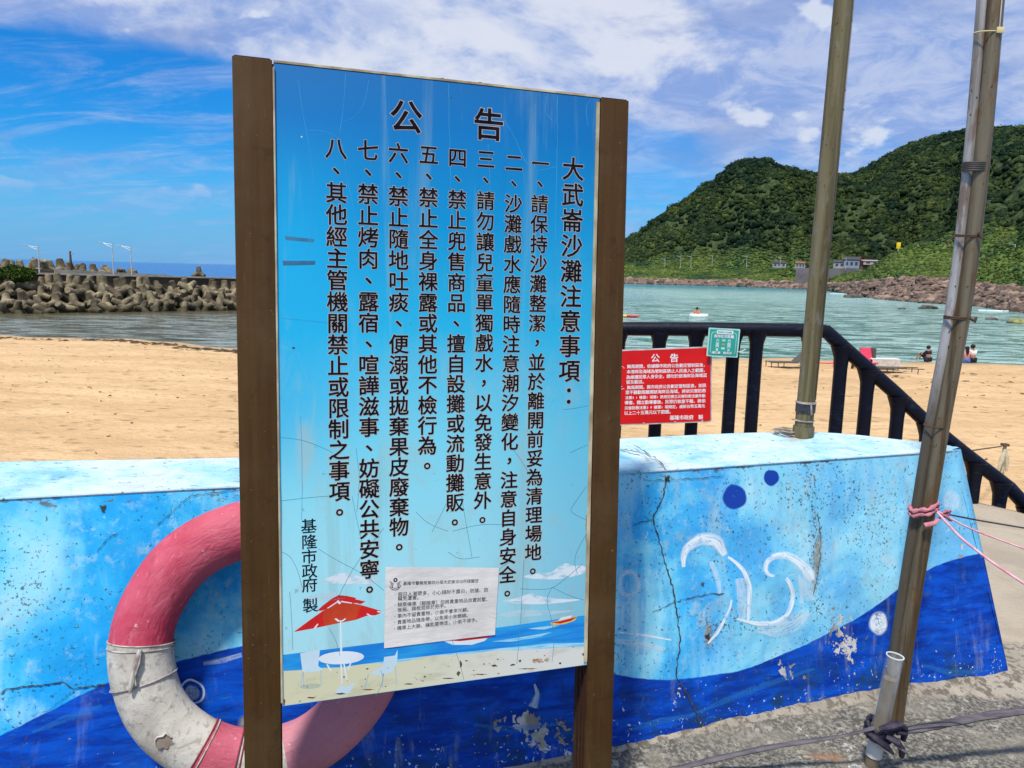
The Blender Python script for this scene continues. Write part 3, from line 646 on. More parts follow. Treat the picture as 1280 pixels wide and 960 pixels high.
wv = [wuv(*p) for p in wave_px]; wu_ = np.array([a for a, b in wv]); wv_ = np.array([b for a, b in wv])
us = np.linspace(0, 1, NU); vb = smooth(np.interp(us, wu_, wv_), 15)
NV = 150; vs = np.linspace(0, 1, NV)
PF = bf[None, :, :] + (tf - bf)[None, :, :] * vs[:, None, None]; PF = np.concatenate([PF, np.broadcast_to((vs * TOPZ)[:, None, None], (NV, NU, 1))], 2)
wave = (vb[None, :] - vs[:, None]); pxy = None
V_ = PF.reshape(-1, 3) - CAM; dd = V_ @ FW; PX = (640 + F * (V_ @ RT) / dd).reshape(NV, NU); PY = (480 - F * (V_ @ UP) / dd).reshape(NV, NU)
wear = np.zeros((NV, NU)); grime = np.zeros((NV, NU))
for x, y, sx, sy_, a in ((1060, 810, 30, 45, .9), (1050, 770, 12, 18, .5), (980, 838, 20, 14, .8), (1015, 715, 22, 50, .55), (985, 520, 20, 8, .6), (1180, 775, 14, 20, .55), (1135, 800, 10, 14, .5), (690, 920, 55, 30, .9), (655, 905, 16, 14, .9), (780, 905, 30, 40, .45), (560, 950, 40, 20, .5), (900, 760, 60, 35, .35),
                       (1000, 860, 30, 16, .45), (610, 900, 60, 30, .35), (100, 920, 40, 20, .3), (20, 930, 30, 20, .3), (960, 780, 18, 22, .45), (850, 870, 16, 30, .6), (1200, 690, 14, 20, .5), (1250, 830, 18, 12, .6), (1120, 860, 60, 8, .4)):
    wear += a * np.exp(-((PX - x) / sx) ** 2 - ((PY - y) / sy_) ** 2)
for x, y, sx, sy_, a in ((1020, 700, 9, 70, .9), (1000, 610, 30, 25, .4), (905, 780, 40, 14, .5), (1080, 660, 60, 60, .35), (885, 800, 8, 20, .9), (940, 700, 30, 20, .3)):
    grime += a * np.exp(-((PX - x) / sx) ** 2 - ((PY - y) / sy_) ** 2)
PFn = PF.reshape(-1, 3); PFn[:, 1] -= np.array([wall_disp(p_) for p_ in PFn])

def mk_mural():
    m, t = newmat('mural_paint'); p = t.pos(); wv = t.attr('wave'); wr = t.attr('wear'); gr = t.attr('grime')
    st = t.noise(t.map(p, (7, 7, 1.6)), 1.0, 5, .6, .4); bigp = t.noise(p, 2.1, 5, .62, .5); fine = t.noise(p, 26, 5, .7)
    xx, yy, zz = t.sep(p)
    light = t.ramp(bigp, [(.34, (.010, .32, .74)), (.44, (.028, .41, .78)), (.53, (.16, .59, .80)), (.64, (.38, .71, .82))])
    light = t.mix(t.math('MULTIPLY', t.step(st, .50, .66), .6), light, (.30, .65, .80))
    light = t.mix(t.math('MULTIPLY', t.step(st, .50, .36), .5), light, (.015, .30, .66))
    light = t.mix(t.math('MULTIPLY', t.step(fine, .52, .70), .35), light, (.42, .66, .76))
    light = t.mix(t.math('MULTIPLY', t.step(xx, .2, 1.6), .4), light, (.34, .64, .78))
    light = t.mix(t.math('MULTIPLY', t.step(t.noise(p, 6.5, 6, .7), .55, .68), .4), light, (.34, .48, .50))
    st2 = t.noise(t.map(p, (3, 3, 14)), 2.0, 5, .65, .5)
    dark = t.mix(t.step(st2, .36, .66), (.001, .032, .30), (.002, .085, .55))
    dark = t.mix(t.math('MULTIPLY', t.step(t.noise(p, 5.5, 5, .65), .52, .68), .6), dark, (.004, .03, .14))
    dark = t.mix(t.math('MULTIPLY', t.step(t.noise(t.map(p, (6, 6, 30)), 2.2, 5, .7), .60, .72), .55), dark, (.03, .22, .62))
    low = t.math('SUBTRACT', 1., t.step(zz, .0, .28))
    dark = t.mix(t.math('MULTIPLY', t.math('MULTIPLY', low, t.step(t.noise(p, 9, 5, .7), .46, .60)), .8), dark, (.012, .05, .10))
    edge = t.math('ADD', wv, t.math('MULTIPLY', t.math('SUBTRACT', fine, .5), .010))
    c = t.mix(t.step(edge, -.0025, .0025), light, dark)
    # pits in the render
    pit = t.noise(p, 95, 4, .66); cl = t.noise(p, 3.6, 5, .65)
    pits = t.step(t.math('ADD', pit, t.math('ADD', t.math('MULTIPLY', cl, .22), t.math('MULTIPLY', gr, .12))), .738, .762)
    c = t.mix(t.math('MULTIPLY', pits, .8), c, (.05, .06, .06))
    c = t.mix(t.math('MULTIPLY', t.step(t.math('ADD', t.noise(t.map(p, (16, 16, 5)), 1.2, 6, .7), t.math('MULTIPLY', gr, .28)), .66, .82), .75), c, (.30, .27, .18))
    edge_t = t.step(zz, TOPZ - .07, TOPZ - .004)
    c = t.mix(t.math('MULTIPLY', t.step(t.math('ADD', t.noise(t.map(p, (9, 9, 22)), 1.6, 6, .7), t.math('MULTIPLY', edge_t, .14)), .70, .73), edge_t), c, (.12, .115, .10))
    drip = t.noise(t.map(p, (11, 11, .8), (0, 0, 0), (2, 5, 0)), 1.5, 6, .68, .3)
    c = t.mix(t.math('MULTIPLY', t.math('MULTIPLY', t.step(drip, .55, .70), t.step(t.noise(p, 1.7, 4, .6), .42, .60)), .45), c, (.34, .40, .36))
    scuff = t.noise(t.map(p, (1, 1, 1), (0, .6, .4), (6, 2, 8)), 13, 7, .78, .9)
    c = t.mix(t.math('MULTIPLY', t.step(scuff, .60, .66), .5), c, t.mix(t.step(edge, -.002, .002), (.50, .66, .70), (.05, .12, .20)))
    # flaked paint
    fl1 = t.noise(p, 30, 5, .62, .6)
    chip = t.step(t.math('ADD', fl1, t.math('MULTIPLY', wr, .25)), .735, .75)
    c = t.mix(chip, c, t.mix(t.step(t.noise(p, 9, 3, .5), .42, .6), (.56, .55, .50), (.26, .23, .18)))
    ch2 = t.step(t.math('ADD', t.noise(p, 75, 3, .6), t.math('MULTIPLY', t.math('MULTIPLY', low, t.step(edge, -.1, .0)), .12)), .755, .78)
    c = t.mix(t.math('MULTIPLY', ch2, t.step(edge, -.05, .02)), c, (.50, .62, .72))
    t.put(t.b.inputs['Base Color'], c)
    t.put(t.b.inputs['Roughness'], t.math('ADD', .55, t.math('MULTIPLY', chip, .35))); t.b.inputs['Specular IOR Level'].default_value = .12
    hgt = t.math('SUBTRACT', t.math('ADD', t.math('MULTIPLY', fine, .35), t.math('MULTIPLY', bigp, .5)), t.math('ADD', t.math('MULTIPLY', pits, .5), t.math('MULTIPLY', chip, .35)))
    bump(t, hgt, .55, .006)
    return m
def mk_walltop():
    m, t = newmat('wall_top_paint'); p = t.pos()
    n = t.noise(p, 4, 6, .65, .3); f = t.noise(t.map(p, (12, 22, 12)), 1.6, 6, .7)
    c = t.ramp(n, [(.3, (.12, .40, .60)), (.46, (.36, .58, .68)), (.58, (.54, .65, .69)), (.75, (.43, .49, .49))])
    c = t.mix(t.math('MULTIPLY', t.step(f, .52, .70), .7), c, (.30, .45, .52))
    c = t.mix(t.step(t.noise(t.map(p, (10, 30, 10)), 2.6, 5, .7), .60, .65), c, (.10, .11, .11))
    c = t.mix(t.math('MULTIPLY', t.step(t.noise(p, 1.9, 5, .7), .60, .68), .6), c, (.42, .30, .20))
    t.put(t.b.inputs['Base Color'], c); t.b.inputs['Roughness'].default_value = .85
    bump(t, t.math('ADD', f, n), .6, .008)
    return m
mural = mk_mural(); wtop = mk_walltop()
wall = empty('mural_wall', (0, 2.3, 0), 0, 'low battered concrete wall painted light and dark blue with curling waves', 'wall')
wo = np.array([0, 2.3, 0.])
grid_obj('painted_face', PF - wo, mural, wall, {'wave': wave, 'wear': wear, 'grime': grime})
# top and rounded end, back
tb = resample(TBk, 240, 9)
nb = len(tb); out2 = []
for i in range(nb):
    a = tb[max(i - 1, 0)]; b = tb[min(i + 1, nb - 1)]; t_ = (b - a) / np.linalg.norm(b - a); nrm = np.array([t_[1], -t_[0]]); out2.append(tb[i] + nrm * .26)
out2 = np.array(out2); out2[0] = bf[-1]; 
for i in range(1, 26): out2[i] = bf[-1] * (1 - i / 26) + out2[26] * (i / 26)
# back/end face
PB = np.zeros((12, nb + 1, 3)); ring_t = np.vstack([tf[-1], tb]); ring_b = np.vstack([bf[-1] + (0, .0), out2])
for i, v in enumerate(np.linspace(0, 1, 12)): PB[i, :, :2] = ring_b * (1 - v) + ring_t * v; PB[i, :, 2] = TOPZ * v
wvb = np.full(PB.shape[:2], 0.); wvb[:] = vb[-1] - np.linspace(0, 1, 12)[:, None]
grid_obj('painted_end', PB - wo, mural, wall, {'wave': wvb, 'wear': np.zeros(PB.shape[:2]), 'grime': np.zeros(PB.shape[:2])})
# top surface: strips between front edge and back line
sT = np.linspace(0, 1, 260); ft = np.stack([np.interp(sT, np.linspace(0, 1, NU), tf[:, i]) for i in (0, 1)], 1); tb2 = tb[::-1]
bt_ = np.stack([np.interp(sT, np.linspace(0, 1, nb), tb2[:, i]) for i in (0, 1)], 1)
kk = np.linspace(0, 1, 26); PT = np.zeros((26, 260, 3)); 
for i, k in enumerate(kk): PT[i, :, :2] = ft * (1 - k) + bt_ * k
PT[:, :, 2] = TOPZ - .0005
q = PT.reshape(-1, 3); edge_k = np.minimum(kk, 1 - kk)[:, None] * np.ones((1, 260))
q[:, 2] += (vnoise(q, 7, 4) * .012 * np.clip(edge_k * 6, 0, 1).ravel())
grid_obj('painted_top', PT - wo, wtop, wall)
# thin rounded lip along the front edge
lip = [np.array([*tf[i], TOPZ - .004]) - wo for i in range(0, NU, 6)] + [np.array([*tf[-1], TOPZ - .004]) - wo]
MB().tube(lip, .0055, 8).build('edge_lip', wtop, wall)

# ---- painted motifs on the wall (thin coats of paint)
crk_m = [None]
def brush(name, col, alpha=.8, streak=9., lo=.35, hi=.6):
    lo -= .10; hi -= .06
    m, t = newmat(name); uvn = t.add('ShaderNodeUVMap'); uvn.uv_map = 'UVMap'
    u, v, _ = t.sep(uvn.outputs[0])
    n = t.noise(t.map(uvn.outputs[0], (1.1, streak, 1)), 1.3, 5, .65, .2); g = t.noise(t.coord(), 30, 4, .7)
    ed = t.math('MULTIPLY', t.step(v, .0, .28), t.math('SUBTRACT', 1., t.step(v, .72, 1.)))
    a = t.math('MULTIPLY', t.math('MULTIPLY', t.math('MAXIMUM', t.step(n, lo, hi), .30), t.step(g, .28, .46)), t.math('MULTIPLY', ed, alpha))
    t.put(t.b.inputs['Base Color'], col); t.put(t.b.inputs['Alpha'], a); t.b.inputs['Roughness'].default_value = .6
    return m
def ribbon(name, pts, w, mat, parent, fn, lift=.0006, org=wo, n=40, kind=None):
    """a flat brush stroke laid on a surface; fn(px,py,lift) -> world point"""
    P = np.array(pts, float); s_ = np.r_[0, np.cumsum(np.hypot(*np.diff(P, axis=0).T))]; u_ = np.linspace(0, s_[-1], n)
    C_ = np.stack([np.interp(u_, s_, P[:, i]) for i in (0, 1)], 1); k = max(3, n // 7) | 1
    if len(pts) > 2: C_ = np.stack([smooth(np.r_[C_[:, i]], k) for i in (0, 1)], 1)
    T = np.gradient(C_, axis=0); T /= np.linalg.norm(T, axis=1)[:, None] + 1e-9; Nn = np.stack([-T[:, 1], T[:, 0]], 1)
    W_ = np.interp(np.linspace(0, 1, n), np.linspace(0, 1, len(w)), w) if hasattr(w, '__len__') else np.full(n, w)
    rows = 5; V = []; UV = []
    for i in range(n):
        for j in range(rows):
            k_ = j / (rows - 1) - .5; x, y = C_[i] + Nn[i] * W_[i] * k_; V.append(fn(x, y, lift) - org); UV.append((u_[i] / 40, j / (rows - 1)))
    Fq = [(i * rows + j, i * rows + j + 1, (i + 1) * rows + j + 1, (i + 1) * rows + j) for i in range(n - 1) for j in range(rows - 1)]
    o = MB().add(V, Fq).build(name, mat, parent); uvl = o.data.uv_layers.new(name='UVMap')
    for lp in o.data.loops: uvl.data[lp.index].uv = UV[lp.vertex_index]
    if kind: o['kind'] = kind
    return o
def disc(name, c, rx, ry, mat, parent, fn, lift=.0016, org=wo, rot=0., inner=0.):
    V = []; Fq = []; n = 32; rows = 5; UV = []
    for i in range(n):
        a = 2 * math.pi * i / n
        wob = 1 + .03 * math.sin(3 * a + c[0]) + .02 * math.sin(5 * a + c[1]) if mat is not crk_m[0] else 1 + .35 * math.sin(3 * a + c[0]) + .3 * math.sin(7 * a + c[1])
        for j in range(rows):
            k = inner + (1 - inner) * j / (rows - 1) + 1e-3; x = rx * k * wob * math.cos(a); y = ry * k * wob * math.sin(a)
            V.append(fn(c[0] + x * math.cos(rot) - y * math.sin(rot), c[1] + x * math.sin(rot) + y * math.cos(rot), lift) - org); UV.append((a * rx / 20, .12 + .84 * j / (rows - 1) if inner == 0 else j / (rows - 1)))
    for i in range(n):
        for j in range(rows - 1): Fq.append((i * rows + j, ((i + 1) % n) * rows + j, ((i + 1) % n) * rows + j + 1, i * rows + j + 1))
    o = MB().add(V, Fq).build(name, mat, parent); uvl = o.data.uv_layers.new(name='UVMap')
    for lp in o.data.loops: uvl.data[lp.index].uv = UV[lp.vertex_index]
    return o
bw1 = brush('brush_white', (.78, .88, .92), .95, 8, .32, .62); bw2 = brush('brush_thin_white', (.66, .84, .90), .62, 8, .36, .64); bblue = brush('brush_dark_blue', (.003, .045, .34), 1.6, 4, -.4, -.2)
blight = brush('brush_light_blue', (.03, .38, .78), .28, 6, .35, .65); bgrey = brush('brush_cement', (.30, .31, .33), .95, 3, .1, .3)
L = .0005
for pts_, w_, mt_, lv_ in (([(855, 711), (854, 696), (859, 684), (877, 673), (896, 676), (907, 696)], [5, 11, 16, 20, 20, 9], bw1, 1), ([(888, 702), (893, 712), (898, 727), (899, 745)], [7, 9, 8, 5], bw2, 2),
        ([(909, 696), (920, 703), (930, 714), (937, 733), (935, 776)], [4, 7, 8, 8, 5], bw1, 2), ([(924, 722), (927, 745), (928, 774)], [15, 17, 12], bw2, 1), ([(914, 748), (912, 760), (907, 771), (896, 791), (884, 805)], [3, 4, 5, 6, 3], bw1, 3),
        ([(969, 719), (962, 720), (957, 716), (956, 706), (961, 698), (970, 694), (981, 693), (997, 701), (1010, 714), (1017, 730)], [4, 6, 8, 9, 11, 13, 14, 17, 18, 7], bw1, 1), ([(1002, 716), (1010, 733), (1014, 752)], [22, 24, 14], bw2, 2),
        ([(981, 721), (988, 730), (991, 741), (991, 752), (985, 768), (970, 779), (948, 780), (919, 773)], [6, 8, 8, 7, 8, 9, 6, 4], bw1, 3), ([(1000, 722), (1002, 740), (1002, 756)], [6, 8, 5], bw2, 3), ([(945, 787), (968, 789), (992, 779), (1012, 764)], [10, 24, 28, 12], bw2, 4)):
    ribbon('painted_wave', pts_, w_, mt_, wall, wpt, L * lv_)
ribbon('painted_highlight', [(772, 790), (800, 793), (840, 800)], [2, 5, 2], bw1, wall, wpt, L)
ribbon('painted_highlight', [(770, 800), (800, 806), (832, 812)], [6, 16, 6], bw2, wall, wpt, L)
for s_, x0 in enumerate((782, 800)): ribbon('painted_stroke', [(x0, 690), (x0 + 3, 740), (x0 + 1, 840 - s_ * 20)], [10, 13, 8], blight, wall, wpt, L)
for c, rx, ry, mt, inn, lb in (((918, 621), 15.5, 16, bblue, 0, 'large dark blue painted dot'), ((964, 597), 10, 10.5, bblue, 0, 'small dark blue painted dot'), ((1098, 779), 12.5, 16, bw1, 0, 'white painted bubble on the dark blue'), ((1189, 626), 12, 15, bw2, 0, 'faint white bubble at the right end'),
                            ((786, 730), 15, 19, bw2, .55, None), ((240, 865), 17, 17, bw1, .78, 'ring shaped bubble inside the lifebuoy'), ((240, 866), 11, 11, bw2, 0, None), ((325, 908), 28, 25, bgrey, 0, 'grey cement patch behind the left post')):
    o = disc('painted_bubble', c, rx, ry, mt, wall, wpt, L * 1.5, inner=inn)
    if lb: o['label'] = lb
ribbon('painted_highlight', [(254, 829), (280, 825), (303, 818)], [6, 9, 7], brush('brush_scratch', (.5, .66, .9), .6, 12, .48, .6), wall, wpt, L)
ribbon('painted_highlight', [(668, 855), (672, 868), (666, 885)], [3, 8, 16], bw2, wall, wpt, L)
for pts in ([(590, 905), (640, 912), (700, 905)], [(860, 895), (940, 862), (1020, 835)], [(1150, 830), (1190, 842), (1235, 838)], [(40, 915), (90, 895), (130, 880)], [(780, 915), (830, 900), (870, 893)]):
    ribbon('painted_highlight', pts, [4, 12, 4], brush('brush_streak', (.03, .25, .66), .45, 12, .45, .65), wall, wpt, L)
# cracks: narrow dark jagged gaps
crk = crk_m[0] = simple('crack_dark', (.03, .028, .025), (.06, .05, .04), 20, 1.)
def crack(pts, w, seed,  parent=wall, fn=wpt, lift=.0030, org=wo, mat=crk, name='crack', step=3.2, amp=1.15):
    w = w * .62
    J = jag(pts, step, amp, seed); r_ = random.Random(seed); V = []
    for i, p in enumerate(J):
        a = J[max(i - 1, 0)]; b = J[min(i + 1, len(J) - 1)]; t_ = (b - a) / (np.linalg.norm(b - a) + 1e-9); n_ = np.array([-t_[1], t_[0]])
        ww = w * r_.uniform(.35, 1.3) * (0.35 if i in (0, len(J) - 1) else 1)
        V += [fn(*(p - n_ * ww / 2), lift) - org, fn(*(p + n_ * ww / 2), lift) - org]
    return MB().add(V, [(2 * i, 2 * i + 1, 2 * i + 3, 2 * i + 2) for i in range(len(J) - 1)]).build(name, mat, parent, smooth=False)
ttop = lambda x, y, l=0.: atz(x, y, TOPZ + .006 + l)
crack([(833, 595), (828, 622), (816, 648), (820, 664), (830, 700), (841, 735), (845, 765), (850, 800), (846, 828), (845, 846), (858, 866), (870, 890), (880, 920)], 2.6, 1)
crack([(845, 752), (862, 748), (880, 743), (905, 741)], 1.7, 2); crack([(845, 752), (830, 759), (815, 765)], 1.5, 3); crack([(803, 601), (833, 600), (870, 598), (905, 595)], 1.2, 4); crack([(818, 648), (803, 652), (790, 658)], 1.2, 5)
crack([(0, 868), (8, 861), (30, 858), (60, 856), (78, 852), (92, 861), (110, 858), (130, 856)], 2.6, 6); crack([(242, 617), (222, 634), (196, 657)], 1.5, 7); crack([(148, 665), (133, 675), (122, 690)], 1.5, 8); crack([(95, 862), (60, 888), (40, 893)], 1.0, 9)
crack([(240, 620), (262, 616), (300, 612)], 1.5, 12); crack([(0, 626), (60, 622), (140, 616)], 1.6, 13); crack([(1022, 640), (1026, 680), (1022, 720), (1016, 745)], 1.2, 14); crack([(700, 845), (705, 870)], 1., 15)
crack([(792, 556), (808, 566), (826, 578), (834, 588)], 1.6, 10, fn=ttop); crack([(775, 561), (800, 566), (812, 574)], 1.3, 17, fn=ttop)
for k, (x, y, s_) in enumerate(((129, 635, 3.2), (834, 598, 2.8), (1067, 540, 0), (884, 795, 2.6), (878, 730, 1.6))):
    if s_: disc('spalled_hole', (x, y), s_, s_ * 1.2, crk, wall, wpt, .0032)

# ---- promenade floor
def mk_floor():
    m, t = newmat('promenade_concrete'); p = t.pos(); pale = t.attr('pale')
    ag = t.noise(p, 70, 5, .72); ag2 = t.noise(p, 24, 5, .7, .3); bigp = t.noise(p, 2.3, 5, .6, .4)
    dk = t.mix(t.step(ag, .44, .58), (.085, .080, .068), (.24, .225, .19))
    dk = t.mix(t.math('MULTIPLY', t.step(ag2, .56, .64), .8), dk, (.42, .39, .32))
    dk = t.mix(t.math('MULTIPLY', t.step(bigp, .46, .62), .6), dk, (.25, .225, .18))
    pl = t.mix(t.step(bigp, .4, .65), (.38, .335, .265), (.27, .24, .19)); pl = t.mix(t.math('MULTIPLY', t.step(ag2, .48, .56), .85), pl, (.13, .11, .085))
    sm = t.mix(t.step(bigp, .40, .62), (.42, .36, .275), (.34, .29, .225)); sm = t.mix(t.math('MULTIPLY', t.step(ag, .55, .7), .4), sm, (.25, .21, .17))
    pm = t.step(t.math('ADD', pale, t.math('MULTIPLY', t.math('SUBTRACT', t.noise(p, 7, 5, .65), .5), .9)), .42, .60)
    c = t.mix(pm, dk, pl); c = t.mix(t.step(t.attr('smooth'), .3, .7), c, sm)
    c = t.mix(t.math('MULTIPLY', t.step(t.noise(p, 5.5, 5, .7, .6), .62, .68), t.step(t.attr('white'), .1, .6)), c, (.62, .62, .60))
    c = t.mix(t.math('MULTIPLY', t.step(t.noise(p, 12, 4, .6), .42, .6), t.math('MULTIPLY', t.step(t.attr('rust'), .3, 1.1), .8)), c, (.33, .15, .07))
    t.put(t.b.inputs['Base Color'], c); t.b.inputs['Roughness'].default_value = .95; t.b.inputs['Specular IOR Level'].default_value = .15
    bump(t, t.math('ADD', ag, t.math('MULTIPLY', ag2, 1.2)), .8, .007)
    return m
gx = np.concatenate([np.linspace(-4, .2, 60)[:-1], np.linspace(.2, 3.6, 300)[:-1], np.linspace(3.6, 7, 50)]); gv = np.linspace(0, 1, 330)
ky = np.interp(gx, [-4, 3.0, 3.31, 3.5, 4.3, 6, 7], [5.0, 5.0, 5.38, 5.02, 3.3, 1.0, 0])
P = np.zeros((len(gv), len(gx), 3))
for i, s in enumerate(gv): P[i, :, 0] = gx; P[i, :, 1] = -2.5 + (ky + 2.5) * (s ** .8)
q = P.reshape(-1, 3); by = np.interp(q[:, 0], bf[:, 0], bf[:, 1]); dist = by - q[:, 1]
endd = np.hypot(np.maximum(q[:, 0] - 2.0, 0), np.maximum(2.84 - q[:, 1], 0))
fr = np.where(q[:, 0] < 2.0, np.maximum(dist, 0), endd)
n_a = vnoise(q, 5, 4); n_b = vnoise(q + 9, 22, 3)
pale = np.clip(1 - fr / np.interp(q[:, 0], [-1, .6, 1.1, 1.7, 2.0, 2.4, 7], [.02, .025, .07, .13, .32, .8, 2]), 0, 1) * 1.0 + np.clip((q[:, 0] - 1.9) / .5, 0, 1) * .75
smo = np.clip((q[:, 1] - 3.05 - (q[:, 0] - 2.1) * .15) / .15, 0, 1) * (q[:, 0] > 1.9)
near = np.exp(-np.maximum(fr, 0) / .05)
q[:, 2] += n_a * .010 * (1 - smo * .7) + n_b * .004 * (1 - smo) + .028 * near * np.clip((q[:, 0] + .5), 0, 1) + np.clip(pale, 0, 1) * .006
wht = np.exp(-((q[:, 0] - 1.14) / .16) ** 2 - ((q[:, 1] - 2.36) / .16) ** 2); rus = np.exp(-((q[:, 0] - 1.06) / .09) ** 2 - ((q[:, 1] - 2.33) / .06) ** 2)
tag(grid_obj('promenade_floor', P, mk_floor(), attrs={'pale': pale, 'smooth': smo, 'white': wht, 'rust': rus}), kind='structure')
# retaining face below the promenade
rwm = simple('retaining_concrete', (.34, .29, .22), (.22, .19, .15), 2, .95, .4, .02)
kx = np.linspace(-4, 7, 60); kyy = np.interp(kx, [-4, 3.0, 3.31, 3.5, 4.3, 6, 7], [5.0, 5.0, 5.38, 5.02, 3.3, 1.0, 0])
PK = np.zeros((6, 60, 3))
for i, z in enumerate(np.linspace(.01, -3.1, 6)): PK[i, :, 0] = kx; PK[i, :, 1] = kyy; PK[i, :, 2] = z
tag(grid_obj('retaining_face', PK, rwm), kind='structure')
# lichen-edged cracks of the floor
pale_line = simple('pale_vein', (.62, .58, .48), (.4, .36, .3), 30, .95)
# ================================================================== RAILING
railm, t = newmat('railing_black_paint'); p = t.coord()
n = t.noise(t.map(p, (10, 10, 30)), 1., 5, .7); t.put(t.b.inputs['Base Color'], t.mix(t.step(n, .55, .75), (.002, .003, .010), (.014, .026, .06)))
t.put(t.b.inputs['Roughness'], .5); t.b.inputs['Specular IOR Level'].default_value = .22; bump(t, t.noise(p, 26, 4, .6), .5, .006)
RY = 5.3; rail = empty('railing', (1.4, RY, 0), 0, 'black painted metal railing stepping down to the beach behind the wall', 'railing'); ro = np.array([1.4, RY, 0])
RL = [(560, 411), (700, 411), (780, 411), (900, 411.5), (1020, 413), (1033, 414.5), (1040, 421), (1060, 439), (1119, 491), (1158, 528), (1205, 566), (1262, 610), (1282, 632), (1345, 694)]
tr = [aty(x, y, RY) - ro for x, y in RL]
tr[0] = tr[1] - np.array([.8, 0, 0])
MB().tube(tr, .048, 14).build('top_rail', railm, rail)
for i, px in enumerate((722, 774, 825, 871, 918, 947, 1013, 1053, 1086, 1124, 1160, 1190, 1220, 1252, 1285, 1320)):
    topy = float(np.interp(px, [q_[0] for q_ in RL], [q_[1] for q_ in RL]))
    p1 = aty(px, topy, RY) - ro; ht = p1[2]; zb = -.15 if px < 1200 else min(-.4, ht - .5)
    m_ = MB(); x_ = p1[0]; dwn = px > 1040
    m_.tube([(x_, .0, zb), (x_, .0, ht - .16), (x_, 0, ht - .09), (x_, 0, ht - .045), (x_, 0, ht)], [.045, .045, .049, .062, .078], 14)
    m_.build('baluster', railm, rail)
bt = MB().tube([(tr[1][0], 0, -.12), (aty(1200, 600, RY)[0] - 1.4, 0, -.12)], .04, 10).build('bottom_rail', railm, rail)

# ================================================================== LETTERING
class Glyphs:
    def __init__(s):
        s.c = bpy.data.curves.new('lettering_source', 'FONT'); s.o = bpy.data.objects.new('lettering_source', s.c); COL.objects.link(s.o); s.c.resolution_u = 3; s.cache = {}
        s.em = 1.; V, _ = s.get('國', 0.); s.em = (V[:, 1].max() - V[:, 1].min()) / .90; s.mid = (V[:, 1].max() + V[:, 1].min()) / 2; s.cx = (V[:, 0].max() + V[:, 0].min()) / 2
    def get(s, ch, b):
        if (ch, b) in s.cache: return s.cache[(ch, b)]
        s.c.body = ch; s.c.bevel_depth = b; s.c.bevel_resolution = 0; dg = bpy.context.evaluated_depsgraph_get(); dg.update(); me = s.o.evaluated_get(dg).to_mesh()
        V = np.array([v.co[:] for v in me.vertices]).reshape(-1, 3); Fq = [tuple(p.vertices) for p in me.polygons]
        s.cache[(ch, b)] = (V, Fq); return V, Fq
    def finish(s): bpy.data.objects.remove(s.o); bpy.data.curves.remove(s.c)
G = Glyphs()
def letters(items, bold, lift, sx=1.):
    """items: (char, x, z, em, angle, centre_ink) in a board's own plane; the glyphs lie in front of it (-y)"""
    m = MB()
    for ch, x, z, em, ang, ink in items:
        if ch == ' ' or ch == '　': continue
        V, Fq = G.get(ch, bold)
        if len(V) == 0: continue
        if ink: c = ((V[:, 0].max() + V[:, 0].min()) / 2, (V[:, 1].max() + V[:, 1].min()) / 2)
        else: c = (G.cx, G.mid)
        k = em / G.em; a = (V[:, 0] - c[0]) * k * sx; b = (V[:, 1] - c[1]) * k; ca, sa = math.cos(ang), math.sin(ang)
        zz = V[:, 2]; d = np.clip(zz / (bold + 1e-9), 0, 1) * .00003
        m.add(np.stack([x + a * ca - b * sa, -lift - d, z + a * sa + b * ca], 1), Fq)
    return m

# ================================================================== NOTICE BOARD
yaw = .31227; lean = .05873; rl = -.00757; PW, PH = .7909, 1.5
t0_ = np.array([math.cos(yaw), math.sin(yaw), 0]); n0_ = np.array([math.sin(yaw), -math.cos(yaw), 0]); up2 = np.array([0, 0, 1.]) * math.cos(lean) - n0_ * math.sin(lean)
tx = t0_ * math.cos(rl) + up2 * math.sin(rl); uz = up2 * math.cos(rl) - t0_ * math.sin(rl); ny = np.cross(uz, tx)     # ny points away from the viewer
B0 = np.array([-.53166, 1.71585, .50047])
Mb = Matrix([[tx[i], ny[i], uz[i], B0[i]] for i in range(3)] + [[0, 0, 0, 1]])
board = empty('notice_board', mat=Mb, label='tall beach notice board with blue printed panel between two brown posts', cat='notice board')
def pl(px, py):
    d = ray(px, py); s = ((B0 - CAM) @ ny) / (d @ ny); q = CAM + d * s - B0; return np.array([q @ tx, q @ uz])
brown, t = newmat('brown_anodised'); p = t.coord(); n = t.noise(t.map(p, (40, 40, 2)), 1., 5, .6); n2_ = t.noise(p, 4, 4, .6); sp = t.noise(p, 110, 3, .6)
c = t.mix(t.step(n, .35, .65), (.078, .038, .011), (.060, .028, .008)); c = t.mix(t.math('MULTIPLY', t.step(n2_, .45, .7), .4), c, (.11, .07, .03)); c = t.mix(t.step(sp, .68, .72), c, (.20, .15, .09)); scr = t.noise(t.map(p, (60, 60, 5), (0, .5, 0)), 1., 6, .8, .4); c = t.mix(t.math('MULTIPLY', t.step(scr, .60, .68), .45), c, (.16, .11, .06)); c = t.mix(t.math('MULTIPLY', t.step(t.noise(p, 14, 6, .75, .5), .54, .68), .5), c, (.035, .018, .007))
t.put(t.b.inputs['Base Color'], c); t.b.inputs['Roughness'].default_value = .55; t.b.inputs['Specular IOR Level'].default_value = .15; bump(t, n, .15, .002)
brown_in = simple('brown_channel', (.045, .016, .01), (.03, .011, .007), 6, .6, stretch=(20, 20, 2))
xl0 = pl(297.5, 500)[0]; xr0 = PW + .003; xr1 = pl(776.5, 500)[0]
